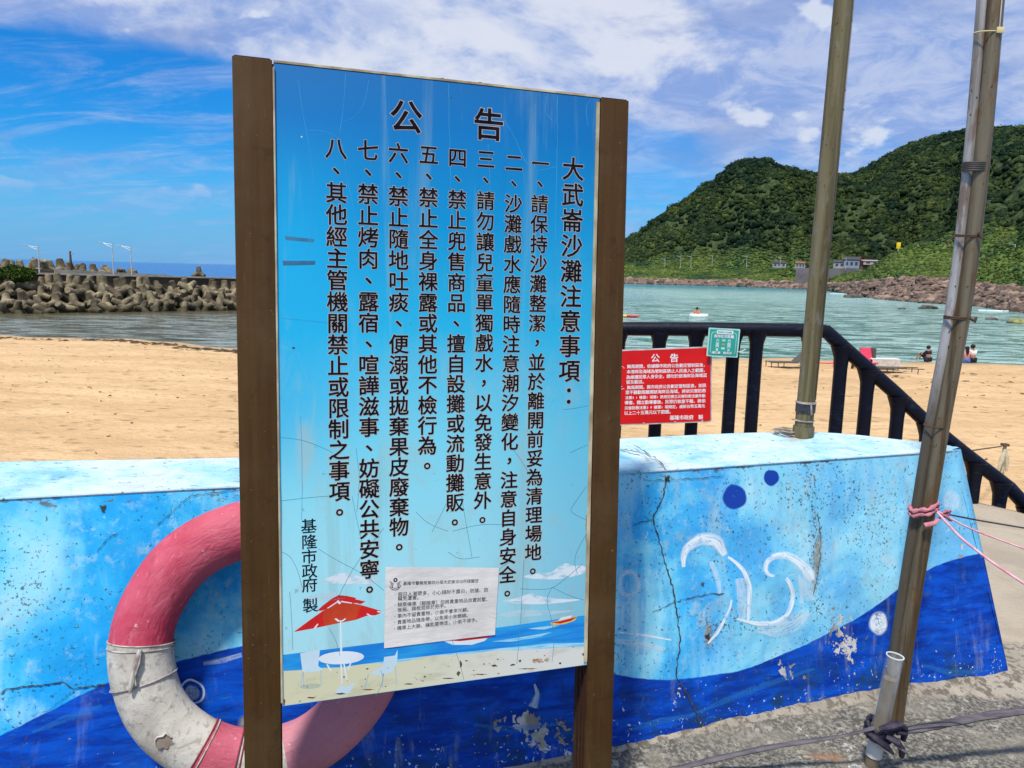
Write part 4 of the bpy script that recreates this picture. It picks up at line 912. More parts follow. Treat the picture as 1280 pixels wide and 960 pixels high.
for x0, x1, zt_ in ((xl0, -.006, pl(300, 70)[1]), (xr0 + .002, xr1, pl(770, 124)[1])):
    w_ = x1 - x0; po = MB().box(((x0 + x1) / 2, .047, (zt_ - .56) / 2), (w_, .094, zt_ + .56), bev=.0025).build('post', brown, board)
    po_i = MB()
    for y_ in (.018, .038, .062): po_i.box((x1 + .0015 if x0 < 0 else x0 - .0015, y_, (zt_ - .56) / 2), (.003, .006, zt_ + .55))
    g = po_i.build('groove_ridges', brown_in, po, ang=10); g['kind'] = 'stuff'
    MB().box(((x0 + x1) / 2, .047, zt_ + .001), (w_ - .008, .085, .004)).build('end_cap', brown_in, po, ang=10)

def mk_panel():
    m, t = newmat('printed_panel'); p = t.coord(); x, y, z = t.sep(p); h = t.math('DIVIDE', z, PH)
    c = t.ramp(h, [(.05, (.46, .80, .84)), (.22, (.38, .77, .83)), (.42, (.20, .66, .78)), (.60, (.020, .44, .68)), (.78, (.002, .26, .53)), (.93, (.003, .16, .42)), (1., (.010, .14, .37))])
    rgt = t.step(x, PW * .55, PW); c = t.mix(t.math('MULTIPLY', t.math('MULTIPLY', rgt, t.math('SUBTRACT', 1., t.step(h, .45, .95))), .4), c, (.05, .40, .62))
    lf_ = t.math('MULTIPLY', t.math('SUBTRACT', 1., t.step(x, 0., PW * .35)), t.math('MULTIPLY', t.step(h, .3, .5), t.math('SUBTRACT', 1., t.step(h, .7, .95)))); c = t.mix(t.math('MULTIPLY', lf_, .6), c, (.012, .40, .70))
    vst = t.noise(t.map(p, (14, 1, 1.1)), 1., 5, .6, .3); c = t.mix(t.math('MULTIPLY', t.step(vst, .54, .72), .35), c, (.30, .42, .38))
    dk_ = t.noise(t.map(p, (22, 1, 2.6)), 1., 4, .6, .5); c = t.mix(t.math('MULTIPLY', t.math('MULTIPLY', t.step(dk_, .60, .72), t.step(h, .72, .97)), .45), c, (.006, .13, .33))
    ystain = t.noise(t.map(p, (10, 1, 1.6), (0, 0, 0), (4, 0, 3)), 1.2, 5, .6, .4); c = t.mix(t.math('MULTIPLY', t.math('MULTIPLY', t.step(ystain, .58, .70), t.math('SUBTRACT', 1., t.step(h, .45, .62))), .45), c, (.48, .50, .38))
    sp = t.noise(p, 45, 4, .6); c = t.mix(t.math('MULTIPLY', t.step(sp, .66, .70), .35), c, (.05, .12, .16))
    gm = t.noise(t.map(p, (5, 1, 3)), 1.6, 6, .7, .6); c = t.mix(t.math('MULTIPLY', t.math('MULTIPLY', t.step(gm, .50, .66), t.math('SUBTRACT', 1., t.step(h, .35, .8))), .28), c, (.42, .50, .44))
    t.put(t.b.inputs['Base Color'], c); t.put(t.b.inputs['Roughness'], t.math('ADD', .42, t.math('MULTIPLY', vst, .25))); t.b.inputs['Specular IOR Level'].default_value = .15
    bump(t, t.noise(p, 5, 3, .5), .15, .004); return m
panel_m = mk_panel()
pan = MB().box((PW / 2, .010, PH / 2), (PW + .004, .020, PH), bev=.0012).build('panel', panel_m, board)
trim = simple('aged_cream_edge', (.62, .54, .36), (.30, .22, .12), 14, .8, .3, .002, stretch=(1, 1, .4))
MB().box((PW / 2, .012, PH + .004), (PW + .006, .026, .005)).build('top_edge_trim', trim, board, ang=10)
MB().box((-.0035, .006, PH / 2), (.004, .020, PH - .02)).build('side_edge_trim', trim, board, ang=10)
MB().box((PW - .0035, -.0012, PH * .5), (.009, .003, PH - .02)).build('side_edge_trim', trim, board, ang=10)

def flat(m, pts, y): 
    n_ = len(pts); return m.add([(a, y, b) for a, b in pts], [tuple(range(n_))])
def sheet(name, pxpts, mat, lift, parent=pan, kind=None, sm=0):
    if name == 'printed_cloud': pxpts = chaik(pxpts, 2, True); mat = {wink.name: cloudp, wfaint.name: cloudf}[mat.name]
    P = np.array([pl(*p) for p in pxpts]); P[:, 0] = np.clip(P[:, 0], .0005, PW - .0085); P[:, 1] = np.maximum(P[:, 1], .0015)
    o = flat(MB(), P, -lift).build(name, mat, parent, smooth=False)
    if kind: o['kind'] = kind
    return o
ink = lambda n, c, c2=None, s=9: simple(n, c, c2 or tuple(x * .9 for x in c), s, .45, spec=.35)
sea_p, t = newmat('printed_sea'); p = t.coord(); n = t.noise(t.map(p, (4, 1, 40)), 1., 4, .6, .2)
t.put(t.b.inputs['Base Color'], t.mix(t.step(n, .38, .62), (.008, .20, .62), (.02, .33, .72))); t.b.inputs['Roughness'].default_value = .45
beach_p, t = newmat('printed_beach'); p = t.coord(); x, y, z = t.sep(p); n = t.noise(t.map(p, (9, 1, 22)), 1., 5, .65); c = t.mix(t.step(x, .15, .7), (.64, .62, .40), (.66, .66, .60)); c = t.mix(t.math('MULTIPLY', t.step(n, .5, .66), .5), c, (.46, .44, .30))
c = t.mix(t.math('MULTIPLY', t.step(t.noise(p, 42, 4, .7), .66, .70), .7), c, (.13, .08, .04)); t.put(t.b.inputs['Base Color'], c); t.b.inputs['Roughness'].default_value = .55
def softp(name, col, al):
    m, t = newmat(name); n = t.noise(t.map(t.coord(), (1, 1, 2.2)), 26, 5, .6, .3); t.put(t.b.inputs['Base Color'], col); t.put(t.b.inputs['Alpha'], t.math('MULTIPLY', t.step(n, .30, .52), al)); t.b.inputs['Roughness'].default_value = .5; return m
cloudp = softp('printed_cloud_white', (.72, .80, .83), .9); cloudf = softp('printed_cloud_pale', (.62, .78, .83), .6)
E1, E2, E3, E4 = .00003, .00006, .00009, .00012
sheet('printed_sea', [(350, 819), (480, 803), (560, 793), (640, 782), (733, 769), (734, 814), (640, 822), (540, 830), (480, 836), (355, 846)], sea_p, E1)
shal = simple('printed_shallows', (.14, .50, .72), (.45, .70, .78), 5, .5, stretch=(3, 1, 30))
sheet('printed_shallows', [(400, 838), (440, 832), (500, 824), (560, 817), (640, 809), (690, 804), (734, 803), (734, 812), (640, 817), (540, 826), (470, 834)], shal, E2)
bl = [(351, 839), (370, 838), (400, 835), (430, 834), (455, 830), (480, 829), (510, 826), (530, 821), (560, 819), (590, 817), (620, 813), (650, 813), (680, 811), (710, 809), (734, 808), (734, 840), (640, 850), (540, 862), (450, 872), (352, 890)]
sheet('printed_beach', bl, beach_p, E3)
wink = ink('printed_white', (.74, .80, .82)); wfaint = ink('printed_pale', (.58, .74, .80)); red = ink('printed_red', (.66, .012, .010), (.55, .01, .01)); redd = ink('printed_orange_red', (.60, .055, .012), (.42, .03, .01)); grl = ink('printed_grey', (.42, .55, .55))
def U(x, y): return (340 + x / 5.3333, 720 + y / 5.3333)
sheet('printed_cloud', [(650, 722), (665, 717), (690, 716), (698, 708), (708, 703), (716, 708), (732, 706), (733, 716), (712, 722), (690, 725)], wink, E1)
sheet('printed_cloud', [(622, 752), (645, 748), (655, 744), (665, 741), (676, 746), (700, 749), (733, 749), (700, 754), (660, 756)], wink, E1)
sheet('printed_cloud', [(618, 770), (640, 763), (660, 762), (690, 764), (728, 762), (690, 768), (650, 772)], wfaint, E1)
sheet('printed_cloud', [(395, 728), (410, 722), (425, 716), (440, 716), (452, 722), (478, 722), (482, 728), (450, 731)], wink, E1)
sheet('printed_cloud', [(372, 748), (395, 743), (410, 738), (425, 743), (440, 745), (420, 750), (395, 752)], wfaint, E1)
um = sheet('printed_parasol', [U(*p) for p in ((300, 232), (340, 195), (400, 150), (445, 127), (500, 133), (560, 145), (556, 155), (625, 170), (590, 188), (560, 180), (440, 190), (330, 232))], red, E1)
sheet('printed_canopy', [U(*p) for p in ((145, 373), (250, 295), (345, 228), (440, 190), (530, 188), (600, 195), (680, 218), (745, 238), (690, 262), (640, 262), (560, 292), (440, 315), (300, 345))], red, E2, um)
sheet('printed_canopy', [U(*p) for p in ((345, 228), (400, 198), (440, 185), (530, 180), (600, 195), (580, 225), (560, 292), (440, 315), (350, 330), (338, 280))], redd, E3, um)
for a_ in (((275, 352), (290, 352), (310, 320), (302, 318)), ((628, 252), (640, 250), (672, 272), (662, 275)), ((700, 232), (745, 238), (745, 246), (705, 242)), ((365, 215), (430, 172), (436, 177), (375, 216)), ((430, 172), (440, 160), (462, 178), (450, 190)), ((460, 165), (535, 178), (530, 184), (462, 174)), ((415, 285), (430, 282), (455, 300), (440, 306)), ((460, 300), (490, 280), (492, 288), (468, 306))):
    sheet('printed_rib', [U(*p) for p in a_], wink, E4, um)
sheet('printed_pole', [U(*p) for p in ((452, 295), (462, 295), (468, 515), (455, 515))], wink, E4, um)
tb_ = sheet('printed_table', [U(462 + 152 * math.cos(a) , 545 - 8 * math.cos(a) + 43 * math.sin(a)) for a in np.linspace(0, 6.28, 25)[:-1]], wink, E4 + .00002)
for a_ in (((362, 590), (372, 588), (398, 632), (386, 634)), ((520, 582), (530, 580), (510, 625), (500, 622)), ((455, 590), (466, 590), (470, 720), (462, 720)), ((475, 588), (485, 588), (505, 700), (498, 704))): sheet('printed_table_leg', [U(*p) for p in a_], wink, E4, tb_)
c1_ = sheet('printed_chair', [U(*p) for p in ((188, 516), (320, 488), (308, 600), (335, 620), (330, 634), (205, 645), (200, 612))], wfaint, E4)
for a_ in (((202, 640), (208, 640), (196, 730), (190, 730)), ((322, 630), (328, 630), (332, 722), (325, 722)), ((205, 640), (212, 640), (215, 735), (209, 735))): sheet('printed_chair_leg', [U(*p) for p in a_], grl, E4, c1_)
sheet('printed_shadow', [U(258 + 70 * math.cos(a), 735 - 5 * math.cos(a) + 18 * math.sin(a)) for a in np.linspace(0, 6.28, 17)[:-1]], ink('printed_shade', (.45, .50, .38)), E4)
c2_ = sheet('printed_chair', [U(*p) for p in ((748, 540), (820, 530), (838, 490), (834, 580), (800, 635), (735, 665), (650, 650), (740, 600))], wfaint, E4)
for a_ in (((740, 650), (747, 650), (738, 745), (731, 745)), ((820, 600), (826, 598), (834, 735), (828, 737)), ((640, 655), (648, 652), (620, 760), (612, 758))): sheet('printed_chair_leg', [U(*p) for p in a_], grl, E4, c2_)
sheet('printed_sparkle', [U(*p) for p in ((420, 790), (440, 745), (455, 730), (500, 740), (555, 700), (520, 780), (480, 785))], wfaint, E4)
bt1 = sheet('printed_boat', [(548, 799), (575, 800), (612, 795), (606, 801), (590, 806), (566, 806)], wink, E4); sheet('printed_stripe', [(560, 800.5), (575, 801.5), (613, 797), (612, 795), (590, 797), (575, 799)], red, E4 + .00003, bt1)
bt2 = sheet('printed_boat', [(688, 778), (722, 770), (718, 776), (706, 780), (690, 782)], ink('printed_yellow', (.75, .55, .15)), E4); sheet('printed_stripe', [(688, 778), (700, 776.5), (722, 770.5), (714, 776), (700, 779.5)], red, E4 + .00003, bt2); sheet('printed_cabin', [(697, 776), (702, 771.5), (716, 769), (713, 772.5)], wink, E4 + .00002, bt2)
sheet('printed_wake', [(615, 802), (660, 795), (690, 790), (675, 796), (640, 802)], shal, E2); sheet('printed_wake', [(660, 786), (688, 782), (700, 782), (680, 787)], shal, E2)
for q_ in ([(356, 295), (393, 299), (392, 303), (357, 300)], [(353, 326), (394, 326), (394, 331), (354, 332)]): sheet('tape_mark', q_, simple('tape_residue', (.03, .13, .24), (.05, .2, .32), 30, .7), E3)
# fine craze lines and stains in the print
pcr = simple('print_crack_dark', (.08, .26, .34), None, 20, .9); pcl = simple('print_crack_pale', (.06, .36, .66), None, 20, .9)
pfn = lambda x, y, l: B0 + tx * pl(x, y)[0] + uz * pl(x, y)[1] - ny * l
def pcrack(pts, w, mat, seed, step=9):
    J = jag(pts, step, .5, seed); V = []
    for i, p in enumerate(J):
        a = J[max(i - 1, 0)]; b = J[min(i + 1, len(J) - 1)]; t_ = (b - a) / (np.linalg.norm(b - a) + 1e-9); n_ = np.array([-t_[1], t_[0]])
        for s_ in (-1, 1): x, z = pl(*(p + n_ * w / 2 * s_)); V.append((min(max(x, .001), PW - .001), -.00017, min(z, PH - .004)))
    return V, [(2 * i, 2 * i + 1, 2 * i + 3, 2 * i + 2) for i in range(len(J) - 1)]
mD = MB(); mP = MB()
for k, pts in enumerate(([(351, 547), (375, 549), (400, 558), (416, 566)], [(352, 626), (385, 622), (412, 620)], [(352, 690), (363, 695), (372, 712), (378, 735)], [(398, 686), (420, 700), (452, 716), (480, 738)], [(424, 744), (440, 712), (470, 672), (480, 660)], [(440, 620), (446, 650), (455, 690)], [(362, 740), (365, 780), (366, 812)], [(411, 785), (420, 800), (425, 820)],
                           [(560, 625), (548, 650), (540, 665)], [(566, 664), (600, 655), (630, 656)], [(590, 697), (580, 640), (577, 620)], [(704, 512), (722, 510), (736, 507)], [(713, 566), (725, 560), (735, 556)], [(733, 608), (716, 632), (712, 640), (733, 650)], [(640, 560), (655, 580), (670, 610)], [(728, 705), (705, 725), (690, 736), (670, 737), (650, 736)], [(690, 734), (712, 745), (730, 750)], [(690, 734), (682, 750), (690, 775), (693, 800), (690, 828)],
                           [(655, 700), (652, 760), (646, 830)], [(560, 690), (575, 700), (600, 696)], [(735, 664), (720, 690), (718, 705), (722, 718)], [(612, 720), (640, 700)], [(565, 800), (575, 830), (580, 850)], [(470, 870), (480, 850), (476, 838)], [(520, 640), (535, 655), (560, 664)], [(445, 560), (450, 600), (446, 640)])):
    mD.add(*pcrack(chaik(pts), .5, pcr, k, 5))
for k, pts in enumerate(([(373, 100), (378, 140), (386, 180), (393, 230), (390, 290), (384, 320)], [(384, 163), (400, 163), (418, 168), (427, 178)], [(432, 90), (430, 130), (425, 165)], [(461, 100), (456, 130), (444, 147), (432, 151)], [(428, 180), (433, 220), (440, 250), (447, 290), (456, 350)], [(631, 150), (645, 175), (655, 200), (668, 215)], [(669, 130), (670, 180), (668, 210)], [(697, 110), (696, 200), (694, 300), (692, 400)], [(668, 214), (680, 212), (696, 208)],
                           [(690, 150), (680, 140), (684, 120)], [(737, 125), (732, 135), (735, 158)], [(480, 100), (486, 200), (490, 300)], [(560, 80), (562, 180), (566, 300)], [(610, 180), (614, 260), (612, 380)], [(351, 398), (380, 400), (412, 404)], [(376, 520), (378, 600), (377, 650)], [(350, 590), (353, 640), (351, 680)])):
    mP.add(*pcrack(chaik(pts), .55, pcl, 50 + k, 7))
for m_, mt, nm in ((mD, pcr, 'craze_lines'), (mP, pcl, 'craze_lines')): m_.build(nm, mt, pan, smooth=False)['kind'] = 'stuff'
# rust spots, worn bottom edge
rust = simple('rust', (.32, .12, .03), (.12, .04, .015), 30, .95, .3, .002); chipd = simple('bare_chip', (.05, .035, .02), (.12, .08, .04), 30, .95)
def splat(name, c, rx, ry, mat, lift, seed, n=16):
    rx *= .75; ry *= .75; r_ = random.Random(seed); pts = [(c[0] + rx * math.cos(a) * r_.uniform(.45, 1.15), c[1] + ry * math.sin(a) * r_.uniform(.45, 1.15)) for a in np.linspace(0, 6.283, n + 1)[:-1]]
    return sheet(name, pts, mat, lift)
stainm, t = newmat('rust_stain'); n = t.noise(t.coord(), 40, 5, .7); t.put(t.b.inputs['Base Color'], (.42, .19, .05)); t.put(t.b.inputs['Alpha'], t.math('MULTIPLY', t.step(n, .38, .62), .75))
for k, (c, rx, ry, mt) in enumerate((((672, 826), 13, 5.5, stainm), ((684, 825), 6, 4, stainm), ((700, 829), 2.5, 2, chipd), ((729, 818), 2.5, 3, chipd), ((641, 831), 5, 2, chipd), ((650, 826), 2.5, 2.5, chipd), ((618, 832), 6, 2.2, chipd), ((576, 830), 2.5, 7, chipd), ((573, 842), 4, 4, chipd), ((622, 824), 2, 1.5, chipd), ((583, 826), 3, 1.5, chipd), ((605, 830), 1.5, 1.5, chipd), ((592, 838), 2, 1, chipd),
                                         ((355, 878), 3.2, 8, rust), ((348, 880), 3, 5, rust), ((390, 872), 10, 1.7, rust), ((425, 867), 9, 1.6, chipd), ((460, 862), 12, 1.3, rust), ((510, 855), 9, 1.2, chipd), ((600, 843), 14, 1.2, rust), ((560, 848), 12, 1.2, chipd), ((660, 836), 16, 1.1, rust), ((459, 836), 2.6, 1.6, chipd), ((430, 846), 2, 1.5, chipd), ((531, 846), 2.5, 1.8, chipd), ((452, 858), 1.2, 1, chipd), ((482, 858), 2, 1, chipd), ((528, 851), 3, .8, chipd),
                                         ((367, 435), 2.6, 2.2, chipd), ((564, 122), 1.4, 1.4, chipd), ((377, 171), 1.5, 1.5, wink), ((560, 112), 3, .8, pcr), ((736, 620), 2.2, 4, rust), ((733, 660), 1.8, 30, stainm), ((552, 98), 5, 1, chipd), ((520, 94), 4, .8, wink), ((600, 103), 4, .8, chipd))):
    splat('rust_spot' if mt in (rust, stainm) else 'paint_chip', c, rx, ry, mt, .00019 + k * 1e-6, 200 + k)
for k in range(18):
    x_ = random.uniform(370, 725); splat('paint_chip', (x_, np.interp(x_, [355, 733], [866, 828]) + random.uniform(-22, 4)), random.uniform(.6, 1.6), random.uniform(.5, 1.6), chipd, .00024, 400 + k, 8)

# text, in columns read from the top
cols = [("大武崙沙灘注意事項：", (716.5, 212), (711, 495), .92), ("一、請保持沙灘整潔，並於離開前妥為清理場地。", (675.5, 205), (666, 714), .93), ("二、沙灘戲水應隨時注意潮汐變化，注意自身安全。", (642.5, 204), (634, 742), .93),
        ("三、請勿讓兒童單獨戲水，以免發生意外。", (607.5, 199.5), (603, 650), .93), ("四、禁止兜售商品、擅自設攤或流動攤販。", (572, 197.5), (568.5, 653), .94), ("五、禁止全身裸露或其他不檢行為。", (536, 194), (534, 582.5), .95),
        ("六、禁止隨地吐痰、便溺或拋棄果皮廢棄物。", (498, 192), (499, 684), .96), ("七、禁止烤肉、露宿、喧譁滋事、妨礙公共安寧。", (460, 188.5), (462, 737), .97), ("八、其他經主管機關禁止或限制之事項。", (420, 186), (424.5, 640.5), .97)]
items = []
for s_, a_, b_, k_ in cols:
    A = pl(*a_); Bq = pl(*b_); n_ = len(s_) - 1; em = np.linalg.norm(Bq - A) / n_
    for i, ch in enumerate(s_): q = A + (Bq - A) * i / n_; items.append((ch, q[0], q[1], em * .955 * k_ / .95, 0, ch in '、，。：'))
for ch, c in (('公', (508, 146)), ('告', (611, 155.5))): q = pl(*c); items.append((ch, q[0], q[1], .0775, 0, True))
small = []
for ch, y_ in zip('基隆市政府製', (657, 681.5, 704, 728, 731.5 + 0, 755)): pass
for ch, c in zip('基隆市政府製', ((386, 658), (386.5, 677.5), (386.5, 696), (387, 714), (387, 731.5), (388, 757))): q = pl(*c); small.append((ch, q[0], q[1], .0365, 0, False))
halo = simple('lettering_halo', (.50, .40, .32), (.58, .50, .40), 30, .7, spec=.1); black = simple('lettering_black', (.004, .004, .009), (.012, .012, .02), 30, .7, spec=.05)
letters(items, .035, .00028).build('lettering_halo', halo, pan, smooth=False)['kind'] = 'stuff'
letters(items, .018, .00036).build('lettering', black, pan, smooth=False)['kind'] = 'stuff'
letters(small, .010, .00032).build('small_lettering', black, pan, smooth=False)['kind'] = 'stuff'

# ---- paper notice taped to the board
pc = [pl(482, 708.5), pl(623.5, 709.5), pl(618.5, 793), pl(480, 810)]
po_ = pc[3]; ptx = pc[2] - pc[3]; 
paper_m, t = newmat('white_paper'); p = t.coord(); n = t.noise(p, 7, 5, .6); c = t.mix(t.step(n, .38, .66), (.74, .70, .65), (.62, .585, .545)); t.put(t.b.inputs['Base Color'], c); t.b.inputs['Roughness'].default_value = .85; bump(t, t.noise(t.map(p, (5, 1, 14)), 1.5, 4, .6), .5, .006)
Mp = Mb @ Matrix.Translation((pc[3][0], -.0005, pc[3][1])); paper = empty('paper_notice', mat=Mp, label='white paper notice with black handwriting style print stuck on the blue board', cat='notice')
def pq(s, t_):   # bilinear over the sheet, s right, t up
    return (pc[3] * (1 - s) + pc[2] * s) * (1 - t_) + (pc[0] * (1 - s) + pc[1] * s) * t_ - pc[3]
def pcurl(s, t_): return -.0002 - .004 * max(0, s - .86) ** 1.3 * 4 * (1 - .4 * t_) - .0012 * max(0, .10 - t_) * 6 - .0006 * (1 + math.sin(s * 9 + t_ * 5)) * .5
V = []; NS = 26
for j in range(NS):
    for i in range(NS): s, t_ = i / (NS - 1), j / (NS - 1); q = pq(s, t_); V.append((q[0], pcurl(s, t_), q[1]))
Fq = [(j * NS + i, j * NS + i + 1, (j + 1) * NS + i + 1, (j + 1) * NS + i) for j in range(NS - 1) for i in range(NS - 1)]
sh_ = MB().add(V, Fq).build('sheet', paper_m, paper)
def Pz(x, y): q = pl(480 + x / 9.143, 705 + y / 9.143) - pc[3]; return q      # from the enlarged view of the sheet
lines = [("基隆市警察局第四分局大武崙派出所提醒您", (240, 222), (1058, 193), 1.0), ("．假日人潮眾多，小心錢財不露白，防搶、防", (128, 350), (1165, 296), 1.), ("　竊免遭害。", (128, 398), (402, 382), 1.), ("．騎乘機車（腳踏車）勿將貴重物品放置前籃、", (125, 468), (1190, 400), 1.), ("　後箱、踏板或掛於把手。", (125, 528), (712, 474), 1.),
         ("．車內不留貴重物，小偷不會來光顧。", (125, 597), (970, 518), 1.), ("．貴重物品隨身帶，以免宵小來覬覦。", (122, 667), (965, 582), 1.), ("．機車上大鎖、鑰匙要帶走，小偷不得手。", (120, 735), (1070, 636), 1.)]
pi_ = []
for s_, a_, b_, k_ in lines:
    A = Pz(*a_); Bq = Pz(*b_); n_ = len(s_) - 1; em = np.linalg.norm(Bq - A) / n_; an = math.atan2(Bq[1] - A[1], Bq[0] - A[0])
    for i, ch in enumerate(s_): q = A + (Bq - A) * i / n_; pi_.append((ch, q[0], q[1], em * .98, an, ch in '．'))
lt = letters(pi_, .004, .0042)
Wp_ = np.linalg.norm(pc[2] - pc[3]); Hp_ = np.linalg.norm(pc[0] - pc[3])
def on_sheet(m_):
    for V_a in m_.v:
        for q_ in V_a:
            s_ = q_[0] / Wp_; zb_ = (pc[2][1] - pc[3][1]) * s_; q_[1] = pcurl(min(max(s_, 0), 1), min(max((q_[2] - zb_) / (Hp_ * (1 - .15 * s_)), 0), 1)) - .0002
    return m_
on_sheet(lt)
lt.build('lettering', simple('paper_ink', (.03, .03, .035), (.06, .06, .06), 40, .8), paper, smooth=False)['kind'] = 'stuff'
em_ = MB(); c0 = Pz(128, 235)
def ringp(m, c, r0_, r1_, y, n=24, a0=0, a1=6.2832):
    V = []; 
    for i in range(n + 1):
        a = a0 + (a1 - a0) * i / n; V += [(c[0] + r0_ * math.cos(a), y, c[1] + r0_ * math.sin(a)), (c[0] + r1_ * math.cos(a), y, c[1] + r1_ * math.sin(a))]
    m.add(V, [(2 * i, 2 * i + 1, 2 * i + 3, 2 * i + 2) for i in range(n)])
kx_ = np.linalg.norm(Pz(228, 235) - Pz(128, 235)) / 100
ringp(em_, Pz(130, 182), 10 * kx_, 24 * kx_, -.0044); ringp(em_, c0, 58 * kx_, 66 * kx_, -.0044, a0=3.3, a1=6.1); ringp(em_, c0, 40 * kx_, 46 * kx_, -.0044, a0=3.5, a1=5.9)
for sg in (-1, 1):
    for k in range(5): a = Pz(128 + sg * (18 + k * 3), 225 + k * 12); b = Pz(128 + sg * (62 - k * 5), 195 + k * 17); d_ = (b - a); n_ = np.array([-d_[1], d_[0]]) / np.linalg.norm(d_) * 2.6 * kx_; em_.add([(a[0] - n_[0], -.0044, a[1] - n_[1]), (b[0] - n_[0], -.0044, b[1] - n_[1]), (b[0] + n_[0], -.0044, b[1] + n_[1]), (a[0] + n_[0], -.0044, a[1] + n_[1])], [(0, 1, 2, 3)])
on_sheet(em_).build('emblem', black, paper, smooth=False)['kind'] = 'stuff'

# ---- red notice and green notice on the railing
def plate(name, corners, mat, border, label, y=RY - .085, th=.004, rad=.02):
    P = [aty(x, yy, y) for x, yy in corners]; o0 = P[3]; tx_ = P[2] - P[3]; W_ = np.linalg.norm(tx_); ang = math.atan2(tx_[2], tx_[0]); Hh_ = np.linalg.norm(P[0] - P[3])
    Mt = Matrix.Translation(o0) @ Matrix.Rotation(-ang, 4, 'Y'); e = empty(name, mat=Mt, label=label, cat='sign')
    def rr_(x0, z0, x1, z1, r_):
        pts = []
        for cx, cz, a0 in ((x1 - r_, z0 + r_, -90), (x1 - r_, z1 - r_, 0), (x0 + r_, z1 - r_, 90), (x0 + r_, z0 + r_, 180)):
            for k in range(6): a = math.radians(a0 + k * 18); pts.append((cx + r_ * math.cos(a), cz + r_ * math.sin(a)))
        return pts
    def slab(nm, pts, y0, y1, mt):
        n_ = len(pts); V = [(a, y0, b) for a, b in pts] + [(a, y1, b) for a, b in pts]
        return MB().add(V, [tuple(range(n_)), tuple(range(n_, 2 * n_))[::-1]] + [(i, n_ + i, n_ + (i + 1) % n_, (i + 1) % n_) for i in range(n_)]).build(nm, mt, e, ang=20)
    slab('backing', rr_(0, 0, W_, Hh_, rad), 0, th, border); slab('face', rr_(.009, .009, W_ - .009, Hh_ - .009, rad * .7), -.0015, 0.0, mat)
    inv = np.array(Mt.inverted())
    def loc(px, py): q = aty(px, py, y); q = inv @ np.array([*q, 1]); return np.array([q[0], q[2]])
    return e, loc, W_, Hh_, slab, rr_
redm = simple('red_enamel', (.72, .008, .006), (.62, .006, .006), 5, .4, spec=.4); edgem = simple('grey_edge', (.62, .60, .58), (.36, .34, .32), 9, .6, speck=((.08, .07, .06), 30, .66)); wl_ = simple('white_lettering', (.85, .85, .85), (.75, .75, .75), 9, .6)
rs_, loc, W_, Hh_, _, _ = plate('red_notice_sign', ((770.5, 437.5), (894, 436), (890, 527.5), (768, 532)), redm, edgem, 'red rectangular notice sign with white characters fixed to the black railing')
def RZ(x, y): return loc(770 + x / 9.146, 430 + y / 9.146)
rl_ = [("一、颱風期間，依據縣市政府公告劃定管制區後，", (57, 260), (1020, 240)), ("本港岸及海域為管制區禁止人民進入之範圍，", (145, 318), (1020, 300)), ("為維護民眾人身安全，請勿於該海岸及海域逗", (140, 380), (1015, 358)), ("留及觀浪。", (138, 436), (325, 432)), ("二、颱風期間，縣市政府公告劃定管制區後，如民", (57, 500), (1010, 474)),
       ("眾不聽勸阻離開該海岸及海域，將依災害防救", (130, 555), (1005, 534)), ("法第31條第1項第1款規定開立災害防救法案件勸", (125, 615), (1002, 592)), ("導書，開立勸導書後，民眾仍執意不離，將依", (122, 672), (1000, 650)), ("災害防救法第39條第1項規定，處新台幣五萬元", (118, 733), (995, 708)), ("以上二十五萬元以下罰鍰。", (115, 790), (630, 774)), ("基隆市政府　製", (640, 843), (968, 836))]
it = []
for s_, a_, b_ in rl_:
    A = RZ(*a_); Bq = RZ(*b_); n_ = len(s_) - 1; em = np.linalg.norm(Bq - A) / n_
    for i, ch in enumerate(s_): q = A + (Bq - A) * i / n_; it.append((ch, q[0], q[1], em * 1.0 if ch not in '0123456789' else em * .9, 0, False))
for ch, c in (('公', (450, 160)), ('告', (665, 158))): q = RZ(*c); it.append((ch, q[0], q[1], .060, 0, True))
letters(it, .016, .0020).build('lettering', wl_, rs_, smooth=False)['kind'] = 'stuff'
for x_ in (.30, .62, .9): MB().tube([(W_ * x_, -.006, .008), (W_ * x_, .02, .008)], .007, 8).build('fixing', edgem, rs_)
grn = simple('green_plastic', (.035, .36, .29), (.03, .32, .25), 6, .45); pg = simple('pale_green', (.45, .75, .68), None, 6, .6)
gs_, gl, W2, H2, slab, rr_ = plate('green_notice_sign', ((886.5, 409.5), (927.5, 412), (922, 447), (883, 445)), grn, pg, 'small teal green sign with two figures tied to the top rail', y=RY - .115, rad=.006)
slab('face_line', rr_(.02, .02, W2 - .02, H2 - .025, .02), -.003, -.0016, pg); slab('inner_face', rr_(.024, .024, W2 - .024, H2 - .029, .018), -.0045, -.0031, grn); slab('title_band', rr_(W2 * .26, H2 * .80, W2 * .78, H2 * .93, .004), -.0062, -.0046, wl_)
gi = []
def gline(s_, z, x0, x1, k=1.): 
    n_ = len(s_); 
    for i, ch in enumerate(s_): gi.append((ch, W2 * (x0 + (x1 - x0) * (i + .5) / n_), H2 * z, W2 * (x1 - x0) / n_ * k, 0, False))
gline('保持社交距離', .72, .18, .82, .98); gline('戴口罩', .14, .17, .43, .95); gline('勤洗手', .14, .52, .80, .95)
letters(gi, .02, .0052).build('lettering', wl_, gs_, smooth=False)['kind'] = 'stuff'
gi = []; gline('防疫新生活運動', .865, .29, .75, .95); letters(gi, .02, .0066).build('title_lettering', grn, gs_, smooth=False)['kind'] = 'stuff'
